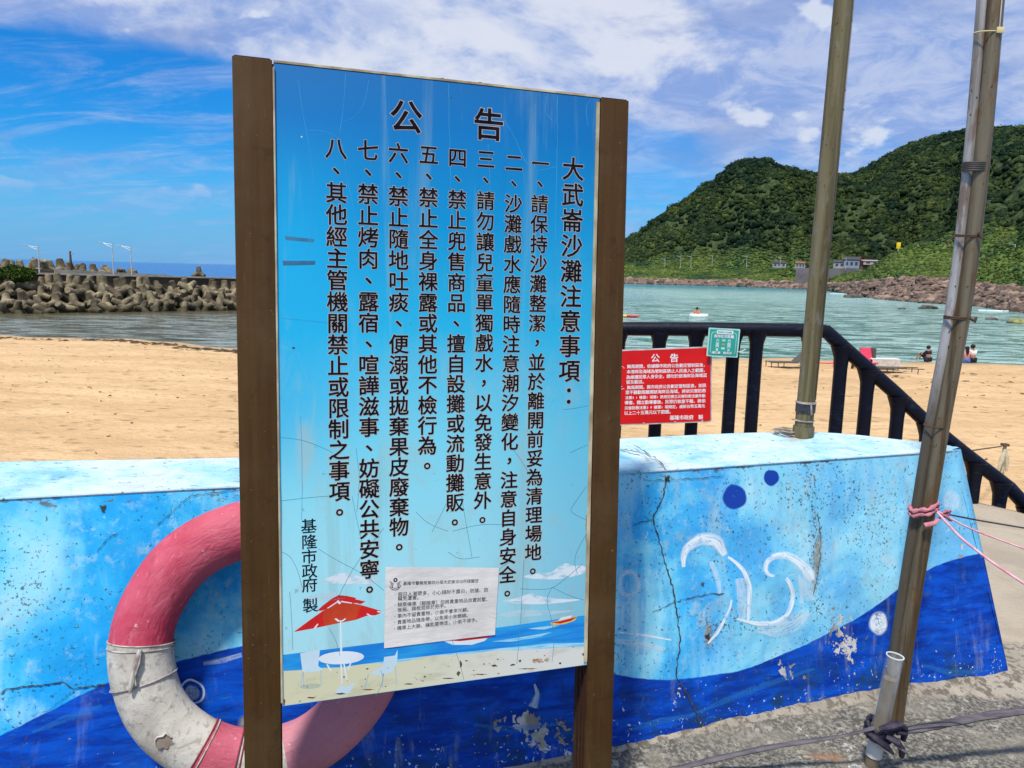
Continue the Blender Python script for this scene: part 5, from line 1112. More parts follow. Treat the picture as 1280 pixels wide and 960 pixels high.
for cx in (.31, .68):
    fg = MB()
    def el(m, cx, cz, rx, rz, y, n=18): m.add([(cx + rx * math.cos(a), y, cz + rz * math.sin(a)) for a in np.linspace(0, 6.283, n + 1)[:-1]], [tuple(range(n))])
    el(fg, W2 * cx, H2 * .56, .0105, .0125, -.0052); fg.box((W2 * cx, -.0050, H2 * .40), (.022, .0006, .036), bev=.0); fg.box((W2 * cx, -.0050, H2 * .27), (.015, .0006, .026)); fg.build('figure', pg, gs_, smooth=False)['kind'] = 'stuff'
    fm = MB(); el(fm, W2 * cx, H2 * .55, .0055, .0055, -.0056); fm.build('figure_mask', grn, gs_, smooth=False)
ar = MB(); ar.box((W2 * .5, -.0052, H2 * .58), (.024, .0006, .014)); ar.box((W2 * .5, -.0052, H2 * .30), (.024, .0006, .014)); ar.build('symbol_bars', pg, gs_, smooth=False)['kind'] = 'stuff'
MB().box((W2 * .5, -.0056, H2 * .44), (.022, .0006, .014)).build('distance_symbol', simple('olive_print', (.35, .42, .12), None, 5), gs_, smooth=False)
MB().tube([(W2 - .004, -.004, H2 * .2), (W2 + .02, -.02, H2 * .24), (W2 + .045, -.01, H2 * .31)], .0025, 6).build('cable_tie', wl_, gs_)
G.finish()

# ================================================================== LIFEBUOY
rc = np.array([-.680, 2.036, .501]); ryaw = .279; rt = .239
t0_ = np.array([math.cos(ryaw), math.sin(ryaw), 0]); n0_ = np.array([math.sin(ryaw), -math.cos(ryaw), 0]); ru = np.array([0, 0, 1.]) * math.cos(rt) - n0_ * math.sin(rt); rn = np.cross(ru, t0_)
Mr = Matrix([[t0_[i], rn[i], ru[i], rc[i]] for i in range(3)] + [[0, 0, 0, 1]])
buoy = empty('lifebuoy', mat=Mr, label='faded pink and white lifebuoy ring hanging on the blue wall behind the board', cat='lifebuoy')
pk, t = newmat('pink_cloth'); p = t.coord(); uvn = t.add('ShaderNodeUVMap'); uvn.uv_map = 'UVMap'
wr_ = t.noise(t.map(uvn.outputs[0], (2.2, 26, 1), (0, 0, .22)), 1., 6, .6, .6); n = t.noise(p, 6, 5, .6, .3); fn_ = t.noise(p, 60, 4, .6)
c = t.mix(t.step(n, .35, .65), (.42, .024, .062), (.52, .080, .125)); c = t.mix(t.math('MULTIPLY', t.step(wr_, .56, .7), .45), c, (.62, .22, .27)); c = t.mix(t.math('MULTIPLY', t.step(fn_, .6, .7), .2), c, (.3, .06, .07))
c = t.mix(t.math('MULTIPLY', t.attr('mauve_mix'), .75), c, (.50, .24, .28))  # blends the pink towards mauve, most on the cover under the panel
c = t.mix(t.math('MULTIPLY', t.step(t.noise(t.map(p, (1, 1, 1), (0, 0, 0), (3, 1, 2)), 9, 6, .72, .5), .56, .70), .5), c, (.22, .045, .06)); c = t.mix(t.math('MULTIPLY', t.step(t.noise(p, 38, 4, .7), .66, .70), .6), c, (.66, .50, .50))
t.put(t.b.inputs['Base Color'], c); t.b.inputs['Roughness'].default_value = .62; bump(t, t.math('ADD', t.math('MULTIPLY', wr_, 1.), t.math('MULTIPLY', n, .2)), .7, .007)
wc, t = newmat('dirty_white_vinyl'); p = t.coord(); n = t.noise(p, 7, 6, .65, .4); f = t.noise(p, 45, 5, .7)
c = t.mix(t.step(n, .36, .66), (.60, .565, .49), (.42, .385, .33)); c = t.mix(t.math('MULTIPLY', t.step(f, .52, .66), .6), c, (.18, .155, .13)); c = t.mix(t.math('MULTIPLY', t.step(t.noise(p, 15, 6, .75, .8), .56, .66), .55), c, (.24, .21, .17)); c = t.mix(t.math('MULTIPLY', t.step(t.noise(p, 3, 4, .6), .55, .7), .4), c, (.55, .40, .22))
t.put(t.b.inputs['Base Color'], c); t.b.inputs['Roughness'].default_value = .6; bump(t, t.math('ADD', n, f), .5, .004)
RM, TW, TD = .319, .081, .066
def arc(name, a0, a1, mat, k=1., mauve_mix=(0, 0), parent=buoy, seg=36):
    n_ = max(4, int(abs(a1 - a0) / 2.2)); P = np.zeros((n_ + 1, seg + 1, 3)); uv = []; fd = np.zeros((n_ + 1, seg + 1))
    for i in range(n_ + 1):
        a = math.radians(a0 + (a1 - a0) * i / n_); 
        for j in range(seg + 1):
            q = 2 * math.pi * j / seg; w_ = TW * k * (1 + .015 * math.sin(a * 9 + q)); dd_ = TD * k
            rr_2 = RM + w_ * math.cos(q); P[i, j] = (rr_2 * math.cos(a), dd_ * math.sin(q), rr_2 * math.sin(a)); fd[i, j] = mauve_mix[0] + (mauve_mix[1] - mauve_mix[0]) * i / n_
    fl_ = P.reshape(-1, 3); ns = vnoise(fl_, 14, 3); 
    if mat is pk:
        sw = np.array([math.sin(math.atan2(p_[2], p_[0]) * 46 + math.hypot(p_[0], p_[2]) * 60) for p_ in fl_]); fl_[:, 1] -= np.abs(ns) * .0012 + sw * .0004
    o = grid_obj(name, P, mat, parent, {'mauve_mix': fd}); uvl = o.data.uv_layers.new(name='UVMap'); m1 = seg + 1
    for lp in o.data.loops: i, j = divmod(lp.vertex_index, m1); uvl.data[lp.index].uv = (i * .12, j / seg)
    return o
# angles measured in the ring's plane, 0 = right, anticlockwise
arc('pink_cover', 176, 20, pk, 1.0, (0, .3))['label'] = 'large red pink cover over the top of the ring'
arc('white_cover', 176, 238, wc, 1.004); arc('pink_band', 237.5, 256, pk, 1.03, (.3, .3))['label'] = 'narrow pink band at the bottom left'
arc('white_cover', 255.5, 281, wc, 1.004); arc('pink_cover', 280, 380, pk, 1.01, (1, .8))['label'] = 'mauve pink cover under the panel'
arc('white_band', 174, 193, wc, 1.025)
pip = simple('piping', (.50, .46, .40), (.25, .2, .18), 30, .8); pipd = simple('pink_piping', (.25, .05, .07), None, 30, .8)
for a, k, mt in ((174, 1.035, pip), (176.5, 1.035, pip), (192.5, 1.04, pip), (237.5, 1.04, pipd), (239.5, 1.045, pip), (256, 1.045, pipd), (258, 1.02, pipd)):
    aa = math.radians(a); pts = [((RM + TW * k * math.cos(q)) * math.cos(aa), TD * k * math.sin(q), (RM + TW * k * math.cos(q)) * math.sin(aa)) for q in np.linspace(0, 6.283, 33)[:-1]]
    MB().tube(pts, .0022, 6, close=True).build('piping', mt, buoy)
# rope end tied over the white band
def rp(a, rad, out): a = math.radians(a); return (rad * math.cos(a), -out, rad * math.sin(a))
MB().tube([rp(175, RM - .01, .075), rp(179, RM - .004, .078), rp(184, RM + .004, .078), rp(189, RM + .012, .078), rp(193.5, RM + .022, .074)], [.005, .007, .006, .008, .004], 8).build('rope_tail', pip, buoy)
MB().tube([rp(176, RM - .012, .076), rp(181, RM - .010, .079), rp(187, RM + .004, .078), rp(191, RM + .004, .078)], [.003, .004, .004, .003], 6).build('rope_tail', pip, buoy)
# tear in the white cover
ta = math.radians(221); tc = np.array([(RM + .012) * math.cos(ta), (RM + .012) * math.sin(ta)])
def tearp(s, k_, y): 
    r_ = random.Random(s); return [(tc[0] + k_ * math.cos(a) * r_.uniform(.6, 1.2), y, tc[1] + k_ * .9 * math.sin(a) * r_.uniform(.6, 1.2)) for a in np.linspace(0, 6.283, 15)[:-1]]
MB().add(tearp(3, .023, -.0672), [tuple(range(14))]).build('tear', simple('bare_foam', (.27, .215, .165), (.2, .16, .12), 20, .95), buoy, smooth=False)
tp_ = tearp(3, .024, -.0685); MB().tube(tp_[1:9], [.001, .003, .004, .0035, .003, .003, .002, .001], 6).build('torn_flap', wc, buoy)
MB().tube([(-.03, .01, RM + TW + .0), (-.01, .03, RM + TW + .035), (0., .075, RM + TW + .07)], .005, 6).build('hanging_cord', pip, buoy)

# ================================================================== POLES
def mk_pole(name, c1, c2, c3, metal=.55, ro_=.4, low=0.):
    m, t = newmat(name); p = t.coord(); n = t.noise(t.map(p, (30, 30, 1.2)), 1., 5, .65, .4); g = t.noise(t.map(p, (18, 18, 5)), 1.4, 6, .7, .3); sp = t.noise(t.map(p, (1, 1, .5)), 90, 3, .6)
    c = t.mix(t.step(n, .36, .64), c1, c2); c = t.mix(t.math('MULTIPLY', t.step(g, .50, .66), .75), c, c3); c = t.mix(t.step(sp, .66, .70), c, (.05, .035, .02))
    if low: c = t.mix(t.math('MULTIPLY', t.math('SUBTRACT', 1., t.step(t.math('ADD', t.sep(p)[2], t.math('MULTIPLY', n, .3)), 1.15, 1.5)), low), c, (.085, .065, .038))
    t.put(t.b.inputs['Base Color'], c); t.b.inputs['Metallic'].default_value = metal; t.put(t.b.inputs['Roughness'], t.math('ADD', ro_, t.math('MULTIPLY', g, .3))); bump(t, t.math('ADD', n, g), .35, .003); return m
galv = mk_pole('weathered_galvanised', (.20, .165, .085), (.115, .088, .038), (.21, .19, .15), .35, .5); steel = mk_pole('stained_steel', (.21, .165, .105), (.085, .056, .028), (.15, .075, .028), .45, .36); bright = mk_pole('bright_steel', (.44, .42, .41), (.22, .19, .16), (.15, .08, .04), .4, .45, .9)
wire = simple('rusty_wire', (.10, .045, .025), (.05, .03, .02), 40, .8); blacktape = simple('black_tape', (.012, .013, .016), (.05, .05, .06), 30, .5)
mp = empty('flag_pole', (1.25, 3.24, TOPZ), 0, 'tall weathered grey metal pole standing on top of the blue wall', 'pole'); mb_ = np.array([1.25, 3.24, TOPZ])
b1 = atz(1003.5, 546, TOPZ) ; YM = b1[1]; mp.location = b1; t1 = aty(1054.5, 0, YM); dr = (t1 - b1); T2 = dr * 1.35
MB().tube([dr * 0, T2 * .25, T2 * .5, T2], .0358, 28).build('pipe', galv, mp)
u_ = dr / np.linalg.norm(dr)
MB().tube([u_ * 0, u_ * .045], .0425, 28).build('base_collar', galv, mp); MB().tube([u_ * .105, u_ * .140], .0395, 28).build('tape_band', blacktape, mp); MB().tube([u_ * .142, u_ * .150], .041, 28).build('wire_band', pip, mp); MB().tube([u_ * .068, u_ * .073], .040, 28).build('wire_band', pip, mp)
MB().tube([u_ * .1 + np.array([.012, -.040, 0]), u_ * .14 + np.array([.006, -.041, 0])], .004, 6).build('tape_tail', pip, mp)
MB().tube([T2 * .0 + np.array([.030, -.025, .16]), T2 * .5 + np.array([.030, -.025, 0]), T2 + np.array([.030, -.025, 0])], .0022, 6).build('seam', bright, mp)
cm = []
for k in range(60): a = k * .42; rr_3 = .045 + .012 * math.sin(k * .6); c = atz(984, 543.5, TOPZ); cm.append((c[0] + rr_3 * math.cos(a) * 1.1, c[1] + rr_3 * math.sin(a) * .9, TOPZ + .013 + .008 * math.sin(k * .37)))
tag(MB().tube(cm, .0035, 6).build('rope_coil', simple('old_rope', (.38, .33, .26), (.2, .16, .12), 40, .9)), 'small coil of old cord lying on the wall beside the pole foot', 'rope')

dp = empty('double_pole', (0, 0, 0), 0, 'pair of rusty steel pipes wired together, leaning right in front of the wall', 'pole'); q0 = atz(1113.5, 905, .0); YP = q0[1]; dp.location = q0
CP_ = [(905, 1114), (780, 1132), (666, 1150), (520, 1174), (398, 1197.5), (296, 1211.5), (209, 1221), (100, 1231), (0, 1239), (-150, 1252), (-350, 1269)]
PC_ = np.array([aty(x, y, YP) - q0 for y, x in CP_]); hz_ = np.linspace(PC_[0][2], PC_[-1][2], 60)
cx_ = smooth(np.interp(hz_, PC_[:, 2], PC_[:, 0]), 5); LINE = np.stack([cx_, np.zeros(60), hz_], 1)
uu = LINE[1] - LINE[0]; uu /= np.linalg.norm(uu); side = np.array([uu[2], 0, -uu[0]]); dr2 = LINE[-1] / 1.3
def off(p, s, d): return p + side * s + np.array([0, d, 0])
MB().tube([off(-uu * .14, -.0150, .015)] + [off(p, -.0150 - .002 * i / 59, .015) for i, p in enumerate(LINE)], .0185, 26).build('pipe', bright, dp)['label'] = 'bright silver pipe on the left'
MB().tube([off(-uu * .14, .0100, -.005)] + [off(p, .0100, -.005) for p in LINE], .0250, 26).build('pipe', steel, dp)['label'] = 'brown stained pipe on the right'
def at_row(py): return np.array([np.interp(-py, [-q[0] for q in CP_], PC_[:, i]) for i in range(3)])
def band(py, w_, mat, name='wire_tie', n=3, r_=.0026, loose=0.):
    c = at_row(py); pts = []
    for i in range(n * 24):
        a = i / 24 * 2 * math.pi; ex = .0385 + .0008 * math.sin(i * 1.3); ey = .031
        pts.append(c + side * (math.cos(a) * ex - .002) + np.array([0, math.sin(a) * ey + .002, 0]) + uu * ((i / 24 - n / 2) * w_ + math.sin(a) * .003))
    MB().tube(pts, r_, 6).build(name, mat, dp); return c
band(209, .006, simple('grey_wire', (.06, .055, .05), None, 30, .6), n=5, r_=.0034); c = band(295, .004, wire, n=2); MB().tube([c + side * -.045, c + side * -.06 - uu * .015, c + side * -.075 - uu * .045 + np.array([0, -.01, 0])], .0022, 6).build('wire_end', wire, dp)
MB().tube([c + side * .005 + np.array([0, -.034, 0]), c + side * .012 + np.array([0, -.045, -.006]), c + side * .004 + np.array([0, -.042, .01])], .005, 6).build('wire_knot', wire, dp)
c = band(397, .005, wire, n=2, r_=.0034); MB().tube([c + side * .02 + np.array([0, -.036, 0]), c + side * .03 + np.array([0, -.046, -.008]), c + side * .034 + np.array([0, -.040, .004])], .0055, 6).build('wire_knot', wire, dp)
c = band(532, .003, wire, n=1); c = band(41, .0025, simple('pale_tie', (.7, .6, .3), None, 9), n=1, r_=.0022); MB().box(c + side * .016 + np.array([0, -.033, 0]), (.022, .006, .018), bev=.002).build('tag_clip', simple('cream_clip', (.72, .58, .28), (.6, .48, .2), 30, .6), dp)
wc_ = simple('white_cord', (.6, .58, .5), None, 20, .8); MB().tube([off(c, .014, -.031)] + [off(p, .014, -.031) for p in LINE if p[2] > c[2]], .0018, 6).build('cord', wc_, dp)
# pink rag, cords
pinkr = simple('pink_rag', (.55, .22, .25), (.40, .13, .17), 25, .85, .6, .004); pinkc = simple('pink_cord', (.62, .22, .28), (.75, .42, .46), 30, .7)
def polep(py): return q0 + at_row(py)
c = polep(636); rag = empty('pink_rag', c, 0, 'faded pink rag knotted round the double pole', 'rag')
pts = []
for i in range(30): a = i / 30 * 2 * math.pi; pts.append(side * (math.cos(a) * .042 - .002) + np.array([0, math.sin(a) * .034, 0]) + np.array([0, 0, .012 - .016 * math.cos(a) * -1 + .003 * math.sin(5 * a)]))
MB().tube(pts, [.0072 + .0028 * math.sin(i * 1.9) for i in range(30)], 8, close=True).build('wrap', pinkr, rag)
pts2 = [p + np.array([0, -.003, -.016]) for p in pts]; MB().tube(pts2, [.0055 + .0018 * math.sin(i * 2.3) for i in range(30)], 8, close=True).build('wrap', pinkr, rag)
for k, P_ in enumerate(([(.03, -.045, -.004), (.046, -.052, .012), (.060, -.045, .010), (.050, -.05, -.006), (.034, -.05, -.008)], [(.03, -.05, -.01), (.012, -.055, -.028), (-.004, -.05, -.036), (-.02, -.048, -.040)], [(.035, -.05, 0), (.055, -.05, -.012), (.066, -.045, -.02)])):
    MB().tube(P_, [.004, .009, .010, .009, .005][:len(P_)], 8, flat=.6).build('knot' if k == 0 else 'loose_end', pinkr, rag)
def cord(name, pxs, depths, r_, mat, label):
    pts = [aty(x, y, d) for (x, y), d in zip(pxs, depths)]; P_ = []
    for a, b in zip(pts[:-1], pts[1:]):
        for k in range(8): P_.append(a + (b - a) * k / 8)
    P_.append(pts[-1]); P_ = np.array(P_)
    for i in range(3): P_[:, i] = np.r_[P_[0, i], smooth(P_[:, i], 5)[1:-1], P_[-1, i]]
    return tag(MB().tube(P_, r_, 7).build(name, mat), label, 'cord')
Yk = YP - .05
cord('pink_string', [(1171, 640), (1200, 672), (1240, 703), (1290, 736), (1400, 800), (1900, 1060)], [Yk, Yk - .05, Yk - .12, Yk - .2, Yk - .35, Yk - .6], .0042, pinkc, 'thicker pink cord running from the rag down to the right edge')
cord('pink_string', [(1172, 639), (1210, 660), (1280, 686), (1400, 728), (2100, 960)], [Yk, Yk, Yk - .02, Yk - .06, Yk - .3], .003, pinkc, 'thin pink cord, upper of the two running right from the rag')
cord('black_cord', [(1170, 640), (1220, 650), (1280, 660), (1400, 680), (2200, 800)], [Yk, Yk + .02, Yk + .03, Yk + .05, Yk + .1], .0028, blacktape, 'thin black cord running right from the pink rag')
cord('beach_rope', [(1150, 577), (1215, 563), (1252, 558)], [9, 12, 15.], .012, simple('dark_rope', (.10, .08, .06), None, 20), 'thin dark rope tied to the stake on the sand')
qs = aty(1252, 592, 15); stk = empty('beach_stake', qs, 0, 'pale stake with tied cloth standing on the sand beyond the railing', 'stake'); hs_ = aty(1252, 557, 15)[2] - qs[2]
stm = simple('pale_stake', (.45, .40, .26), (.3, .25, .15), 10, .9); MB().tube([(0, 0, -.3), (0, 0, hs_)], [.05, .035], 8).build('post', stm, stk); MB().tube([(0.0, -.03, hs_ * .88), (-.06, -.04, hs_ * .5), (-.09, -.03, hs_ * .1)], [.03, .05, .02], 8).build('cloth', simple('stake_cloth', (.6, .56, .4), None, 10), stk)
MB().tube([(0, -.03, hs_ * .88), (.05, -.04, hs_ * .5), (.07, -.03, hs_ * .1)], [.03, .045, .02], 8).build('cloth', simple('stake_cloth', (.6, .56, .4), None, 10), stk); MB().box((0, 0, hs_ + .02), (.12, .12, .05), bev=.01).build('cap', wallc, stk)

# ---- clear sleeve over a stub pipe, with tape and straps
sb = atz(1089, 958, 0.); YS = sb[1]; st_ = aty(1119, 820, YS); dvs = st_ - sb; us_ = dvs / np.linalg.norm(dvs); Ls = np.linalg.norm(dvs)
slv = empty('pipe_stub', sb, 0, 'short upright pipe in a clear plastic sleeve in front of the double pole', 'pipe')
clear, t = newmat('cloudy_plastic'); t.put(t.b.inputs['Base Color'], (.82, .86, .88)); t.put(t.b.inputs['Alpha'], t.math('MULTIPLY', t.step(t.noise(t.map(t.coord(), (9, 9, 3)), 1.3, 3, .5), .3, .8), .22)); t.b.inputs['Roughness'].default_value = .25; t.b.inputs['Specular IOR Level'].default_value = .6
pipem = simple('brown_pipe', (.17, .135, .09), (.11, .09, .06), 9, .55, .3, .003)
MB().tube([-us_ * .05, us_ * Ls * 1.0 * .80], .0205, 26).build('pipe', pipem, slv)
def ann(m, a, b, ro1, ri, seg=32):
    V = []; ax = np.cross(us_, [0, 1, 0]); ax /= np.linalg.norm(ax); ay = np.cross(us_, ax)
    for z_, r_ in ((a, ro1), (b, ro1), (b, ri), (a, ri)):
        for k in range(seg): q = 2 * math.pi * k / seg; V.append(us_ * z_ + ax * math.cos(q) * r_ + ay * math.sin(q) * r_)
    m.add(V, [(i * seg + k, i * seg + (k + 1) % seg, ((i + 1) % 4) * seg + (k + 1) % seg, ((i + 1) % 4) * seg + k) for i in range(4) for k in range(seg)]); return m
ann(MB(), Ls * .36, Ls, .0262, .0240).build('clear_sleeve', clear, slv); ann(MB(), Ls - .002, Ls + .0015, .0266, .0236).build('sleeve_rim', simple('sleeve_edge', (.75, .78, .78), None, 9, .4), slv)
ann(MB(), Ls * .10, Ls * .24, .0242, .0208).build('white_collar', simple('collar_white', (.62, .60, .56), (.45, .43, .4), 20, .6), slv)
tie_c = sb + us_ * Ls * .33
tape = simple('dark_purple_tape', (.018, .014, .028), (.045, .036, .06), 30, .6, .6, .004); strapm = simple('grey_strap', (.13, .115, .125), (.065, .055, .065), 12, .55, .5, .004, stretch=(1, 6, 6))
kn = empty('tape_knot', tie_c, 0, 'bunched dark purple tape knotted round the pipe stub', 'tape')
for k in range(4):
    pts = []
    for i in range(26): a = i / 26 * 6.283; pts.append(np.array([math.cos(a) * .036, math.sin(a) * .036, 0]) + np.array([0, 0, .016 - k * .011 + .010 * math.sin(a + k * 1.3)]))
    MB().tube(pts, [.008 + .003 * math.sin(i * 1.7 + k) for i in range(26)], 7, close=True, flat=1.3).build('wrap', tape, kn)
for P_, R_ in (([(-.02, -.04, .03), (.01, -.055, .05), (.035, -.05, .055), (.055, -.045, .04), (.068, -.04, .022)], [.010, .017, .016, .012, .005]), ([(.0, -.045, .01), (.03, -.06, .0), (.05, -.055, -.03), (.052, -.05, -.055)], [.012, .016, .015, .010]), ([(-.05, -.035, .012), (-.03, -.05, .002), (.0, -.055, -.02), (.025, -.05, -.045)], [.010, .014, .014, .006]), ([(.03, -.05, .03), (.06, -.04, .02), (.06, -.035, -.01)], [.011, .013, .008])):
    MB().tube(P_, R_, 9, flat=.7).build('tape_fold', tape, kn)
MB().tube([(.02, -.062, -.005), (.045, -.066, -.022), (.062, -.06, -.036)], [.008, .010, .008], 8, flat=.5).build('strap_end', strapm, kn)
def strap(name, pxs, depths, R_, label, flat=.55, mat=strapm):
    pts = np.array([aty(x, y, d) for (x, y), d in zip(pxs, depths)]); s_ = np.linspace(0, 1, len(pts)); u_ = np.linspace(0, 1, 46)
    P_ = np.stack([np.interp(u_, s_, pts[:, i]) for i in range(3)], 1); rr_ = np.interp(u_, np.linspace(0, 1, len(R_)), R_)
    for i in range(3): P_[:, i] = np.r_[P_[0, i], smooth(P_[:, i], 5)[1:-1], P_[-1, i]]
    rr_ = rr_ * (1 + .08 * np.sin(np.arange(46) * 1.3)); return tag(MB().tube(P_, rr_, 10, flat=flat).build(name, mat), label, 'strap')
yt = tie_c[1]
strap('strap', [(200, 1150), (740, 990), (800, 973), (880, 952), (960, 934), (1020, 925), (1060, 919), (1092, 910)], [yt - .2, yt - .10, yt - .09, yt - .07, yt - .06, yt - .05, yt - .05, yt - .035], [.011, .011, .011, .0115, .011, .009, .006, .008], 'dark flat strap running low from the pipe stub to the left')
strap('strap', [(1120, 916), (1150, 911), (1180, 905), (1230, 895), (1290, 887), (1400, 872), (1800, 830), (2300, 790)], [yt - .04, yt - .03, yt - .02, yt, yt + .02, yt + .05, yt + .15, yt + .3], [.011, .015, .0155, .016, .017, .018, .018, .018], 'wide grey strap running from the pipe stub to the right edge', .6)
cord('thin_wire', [(1118, 912), (1150, 905), (1190, 902), (1215, 909)], [yt - .055, yt - .05, yt - .045, yt - .03], .0022, blacktape, 'thin black wire twisted over the wide grey strap')

# ================================================================== BEACH THINGS AND PEOPLE
fr_m = simple('dark_frame', (.10, .08, .06), None, 8, .5, metal=.3); sling = simple('grey_sling', (.10, .10, .085), (.07, .07, .06), 10, .8)
def lounger(px, py, rz, lb, back=True, flip=1):
    q = atz(px, py, SEA + .16); e = empty('sun_lounger', q, rz, lb, 'sun lounger')
    for sy_ in (-.3, .3): MB().tube([(-1. * flip, sy_, .30), (1. * flip, sy_, .30)], .025, 6).build('side_rail', fr_m, e)
    for sx_ in (-.95, -.35, .75):
        for sy_ in (-.3, .3): MB().tube([(sx_ * flip, sy_, 0), (sx_ * flip, sy_, .30)], .022, 6).build('leg', fr_m, e)
    MB().box((-.35 * flip, 0, .31), (1.25, .56, .03)).build('seat', sling, e, ang=10)
    if back: MB().add([(.25 * flip, -.29, .31), (.25 * flip, .29, .31), (.85 * flip, .29, .85), (.85 * flip, -.29, .85), (.27 * flip, -.29, .27), (.27 * flip, .29, .27), (.88 * flip, .29, .81), (.88 * flip, -.29, .81)], [(0, 1, 2, 3), (7, 6, 5, 4), (0, 3, 7, 4), (1, 5, 6, 2), (3, 2, 6, 7), (0, 4, 5, 1)]).build('backrest', sling, e, ang=10)
    return e
lounger(985, 460.5, .1, 'dark sun lounger with raised back, left of the middle pole'); lounger(1122, 468, -.05, 'flat dark sun lounger to the right of the white box', False)
pinkm = simple('pink_fabric', (.75, .06, .13), (.6, .05, .1), 6, .7)
q = atz(1083, 463, SEA + .16); e = empty('beach_chair', q, .2, 'bright pink folding beach chair showing above the sloping rail', 'chair')
MB().add([(-.28, 0, .40), (.28, 0, .40), (.28, .22, 1.05), (-.28, .22, 1.05), (-.28, .04, .38), (.28, .04, .38), (.28, .26, 1.03), (-.28, .26, 1.03)], [(0, 1, 2, 3), (7, 6, 5, 4), (0, 3, 7, 4), (1, 5, 6, 2), (3, 2, 6, 7)]).build('backrest', pinkm, e, ang=10)
MB().box((0, -.2, .38), (.56, .45, .04)).build('seat', pinkm, e, ang=10)
for sx_ in (-.28, .28): MB().tube([(sx_, -.4, 0), (sx_, .05, .42), (sx_, .24, 1.05)], .018, 6).build('side_frame', fr_m, e); MB().tube([(sx_, .25, 0), (sx_, -.35, .40)], .018, 6).build('leg', fr_m, e)
MB().box((.36, .1, .72), (.09, .3, .66), bev=.02).build('towel', sling, e)
q = atz(1103, 463, SEA + .16); e = empty('white_box_table', q, .02, 'white cloth covered table beside the pink beach chair', 'table'); MB().box((0, 0, .55), (1.35, .6, .05), bev=.01).build('tabletop', white, e); MB().box((0, -.29, .40), (1.30, .02, .30)).build('cloth_front', simple('cloth_white', (.62, .58, .52), (.5, .45, .4), 4, .9), e, ang=10)
for sx_ in (-.6, .6):
    for sy_ in (-.25, .25): MB().tube([(sx_, sy_, 0), (sx_, sy_, .53)], .02, 6).build('leg', fr_m, e)
q = atz(1048, 457, SEA + .16); tag(MB().tube([q + (-1.1, 0, .12), q + (-.5, 0, .10), q + (.1, .0, .16)], [.03, .035, .03], 6).build('pink_pole', pinkm), 'thin pink pole lying on the sand right of the middle pole', 'pole')
q = atz(1031 + 0, 459, SEA + .16); q = atz(1041, 459, SEA + .16); tag(MB().box(q + (.25, 0, .25), (.4, .35, .5), bev=.06).build('pink_bag', pinkm), 'small bright pink bag on the sand behind the railing', 'bag')
q = atz(1068, 462, SEA + .16); tag(MB().box(q + (0, 0, .2), (.28, .25, .38), bev=.07).build('yellow_bag', simple('yellow_dark', (.65, .45, .03), (.03, .03, .03), 5, .7, lo=.45, hi=.5)), 'yellow and black bag under the sloping rail', 'bag')

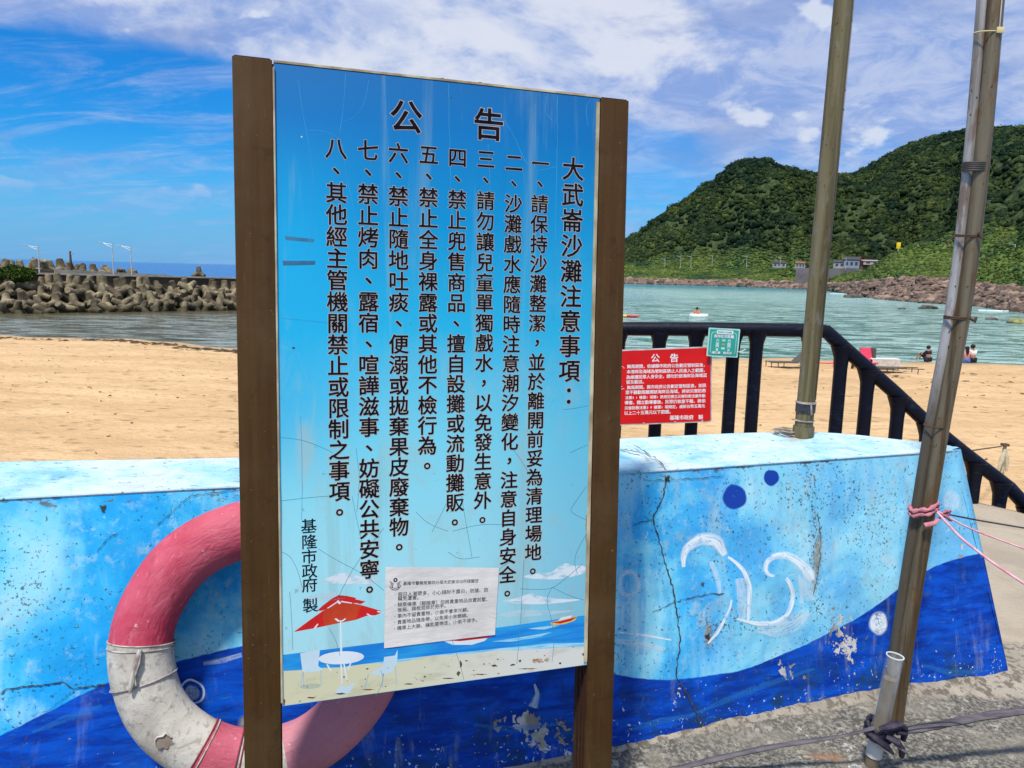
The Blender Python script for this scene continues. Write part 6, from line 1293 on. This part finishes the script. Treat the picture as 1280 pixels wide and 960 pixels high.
skin = simple('skin', (.50, .28, .19), (.42, .22, .15), 6, .6); hair = simple('black_hair', (.012, .010, .010), None, 9, .5)
def cl(n, c): return simple(n, c, None, 8, .85)
def person(loc, rz, label, shirt, shorts, hairlen=.0, pose='sit', s=1.):
    """one continuous skinned body seated on the sand with knees drawn up, hair and clothing as its children"""
    J = {'pelvis': (0, 0, .10), 'belly': (0, -.02, .28), 'chest': (0, .02, .46), 'neck': (0, .05, .60), 'head': (0, .06, .70), 'crown': (0, .05, .80)}
    for sd, n in ((-1, 'l'), (1, 'r')):
        J.update({n + 'sh': (.17 * sd, .03, .54), n + 'el': (.24 * sd, .20, .36), n + 'wr': (.12 * sd, .38, .40), n + 'hand': (.07 * sd, .43, .42), n + 'hip': (.10 * sd, .02, .10), n + 'kn': (.14 * sd, .42, .44), n + 'an': (.12 * sd, .62, .07), n + 'toe': (.13 * sd, .80, .03)})
    rad = {'pelvis': .14, 'belly': .125, 'chest': .145, 'neck': .055, 'head': .085, 'crown': .075}
    for n in 'lr': rad.update({n + 'sh': .065, n + 'el': .042, n + 'wr': .028, n + 'hand': .03, n + 'hip': .095, n + 'kn': .062, n + 'an': .038, n + 'toe': .035})
    E = [('pelvis', 'belly'), ('belly', 'chest'), ('chest', 'neck'), ('neck', 'head'), ('head', 'crown')]
    for n in 'lr': E += [('chest', n + 'sh'), (n + 'sh', n + 'el'), (n + 'el', n + 'wr'), (n + 'wr', n + 'hand'), ('pelvis', n + 'hip'), (n + 'hip', n + 'kn'), (n + 'kn', n + 'an'), (n + 'an', n + 'toe')]
    def skinned(name, keys, edges, grow, mat, parent, root):
        me = bpy.data.meshes.new(name); ks = list(keys); me.from_pydata([Vector(J[k]) * s for k in ks], [(ks.index(a), ks.index(b)) for a, b in edges], [])
        o = bpy.data.objects.new(name, me); COL.objects.link(o); sk = o.modifiers.new('skin', 'SKIN')
        for i, k in enumerate(ks): r_ = (rad[k] + grow) * s; me.skin_vertices[0].data[i].radius = (r_, r_ * .8 if k in ('belly', 'chest', 'pelvis') else r_); me.skin_vertices[0].data[i].use_root = (k == root)
        o.modifiers.new('sub', 'SUBSURF').levels = 1; o.modifiers['sub'].render_levels = 1; me.materials.append(mat)
        if parent: o.parent = parent
        return o
    body = skinned('person', J.keys(), E, 0, skin, None, 'pelvis'); body.location = loc; body.rotation_euler = (0, 0, rz); tag(body, label, 'person')
    if shirt: skinned('shirt', ['belly', 'chest', 'lsh', 'rsh', 'lel', 'rel'], [('belly', 'chest'), ('chest', 'lsh'), ('chest', 'rsh')] + ([('lsh', 'lel'), ('rsh', 'rel')]), .014, shirt, body, 'belly')
    skinned('shorts', ['pelvis', 'lhip', 'rhip', 'lkn', 'rkn'], [('pelvis', 'lhip'), ('pelvis', 'rhip'), ('lhip', 'lkn'), ('rhip', 'rkn')], .012, shorts, body, 'pelvis')
    V, Fq = blob_proto(2, .05, 3); hm = MB(); hv = V * np.array([.105, .115, .105]) + np.array([0, .035, .765]); hm.add(hv * s, [tuple(f) for f in Fq])
    if hairlen: hm.tube([np.array([0, -.03, .76]) * s, np.array([0, -.08, .76 - hairlen * .5]) * s, np.array([0, -.10, .76 - hairlen]) * s], [.09 * s, .085 * s, .05 * s], 8)
    hm.build('hair', hair, body); fm_ = MB()
    for sx_ in (-.032, .032): fm_.add(blob_proto(1, 0, 1)[0] * .012 * s + np.array([sx_, .148, .735]) * s, [tuple(f) for f in blob_proto(1, 0, 1)[1]])
    fm_.build('eyes', hair, body)['kind'] = 'stuff'; V1, F1 = blob_proto(1, 0, 1); MB().add((V1 * np.array([.014, .02, .022]) + np.array([0, .155, .705])) * s, [tuple(f) for f in F1]).build('nose', skin, body); MB().add((V1 * np.array([.028, .008, .008]) + np.array([0, .145, .672])) * s, [tuple(f) for f in F1]).build('mouth', cl('lips', (.4, .12, .1)), body)
    return body
dk = cl('dark_cloth', (.02, .02, .025)); 
q = atz(1160, 451.5, SEA + .06); person(q, .5, 'person with dark hair sitting alone in dark swimwear at the water edge', dk, dk)
q = atz(1207.5, 452.5, SEA + .06); person(q, -.2, 'long haired person in pink sitting beside one in white', cl('pink_cloth_top', (.7, .28, .30)), cl('blue_cloth', (.12, .16, .4)), .34)
q = atz(1215, 452.5, SEA + .06); person(q, .25, 'person in a white shirt sitting taller, right of the one in pink', cl('white_cloth', (.75, .75, .72)), dk, s=1.12)
q = atz(871, 396, SEA); pb = person(q + (0, 0, -.25), 2.6, 'person in an orange life vest floating in the bay above the railing', cl('orange_vest', (.8, .2, .05)), dk, s=1.5)
q = atz(873.5, 396.5, SEA); fo = empty('swim_ring', q, 0, 'white inflatable swim ring beside the floating person', 'swim ring'); MB().tube([(math.cos(a) * .8, math.sin(a) * .55, .12) for a in np.linspace(0, 6.283, 25)[:-1]], .24, 10, close=True).build('tube', white, fo); MB().tube([(.9, 0, .1), (.9, 0, .42)], .05, 6).build('handle', white, fo)
q = atz(783, 396.5, SEA); ky_ = empty('kayak', q, -.05, 'red and yellow kayak on the water just right of the board', 'kayak')
kr = simple('kayak_red', (.75, .03, .03), None, 6, .4); kyw = simple('kayak_yellow', (.8, .55, .05), None, 6, .4)
MB().tube([(0, 0, .12), (.5, 0, .10), (1.0, 0, .12), (1.5, 0, .2)], [.28, .26, .18, .03], 10, flat=.5).build('bow', kr, ky_); MB().tube([(0, 0, .12), (-.7, 0, .10), (-1.3, 0, .13), (-1.9, 0, .2)], [.281, .27, .18, .03], 10, flat=.5).build('stern', kyw, ky_)
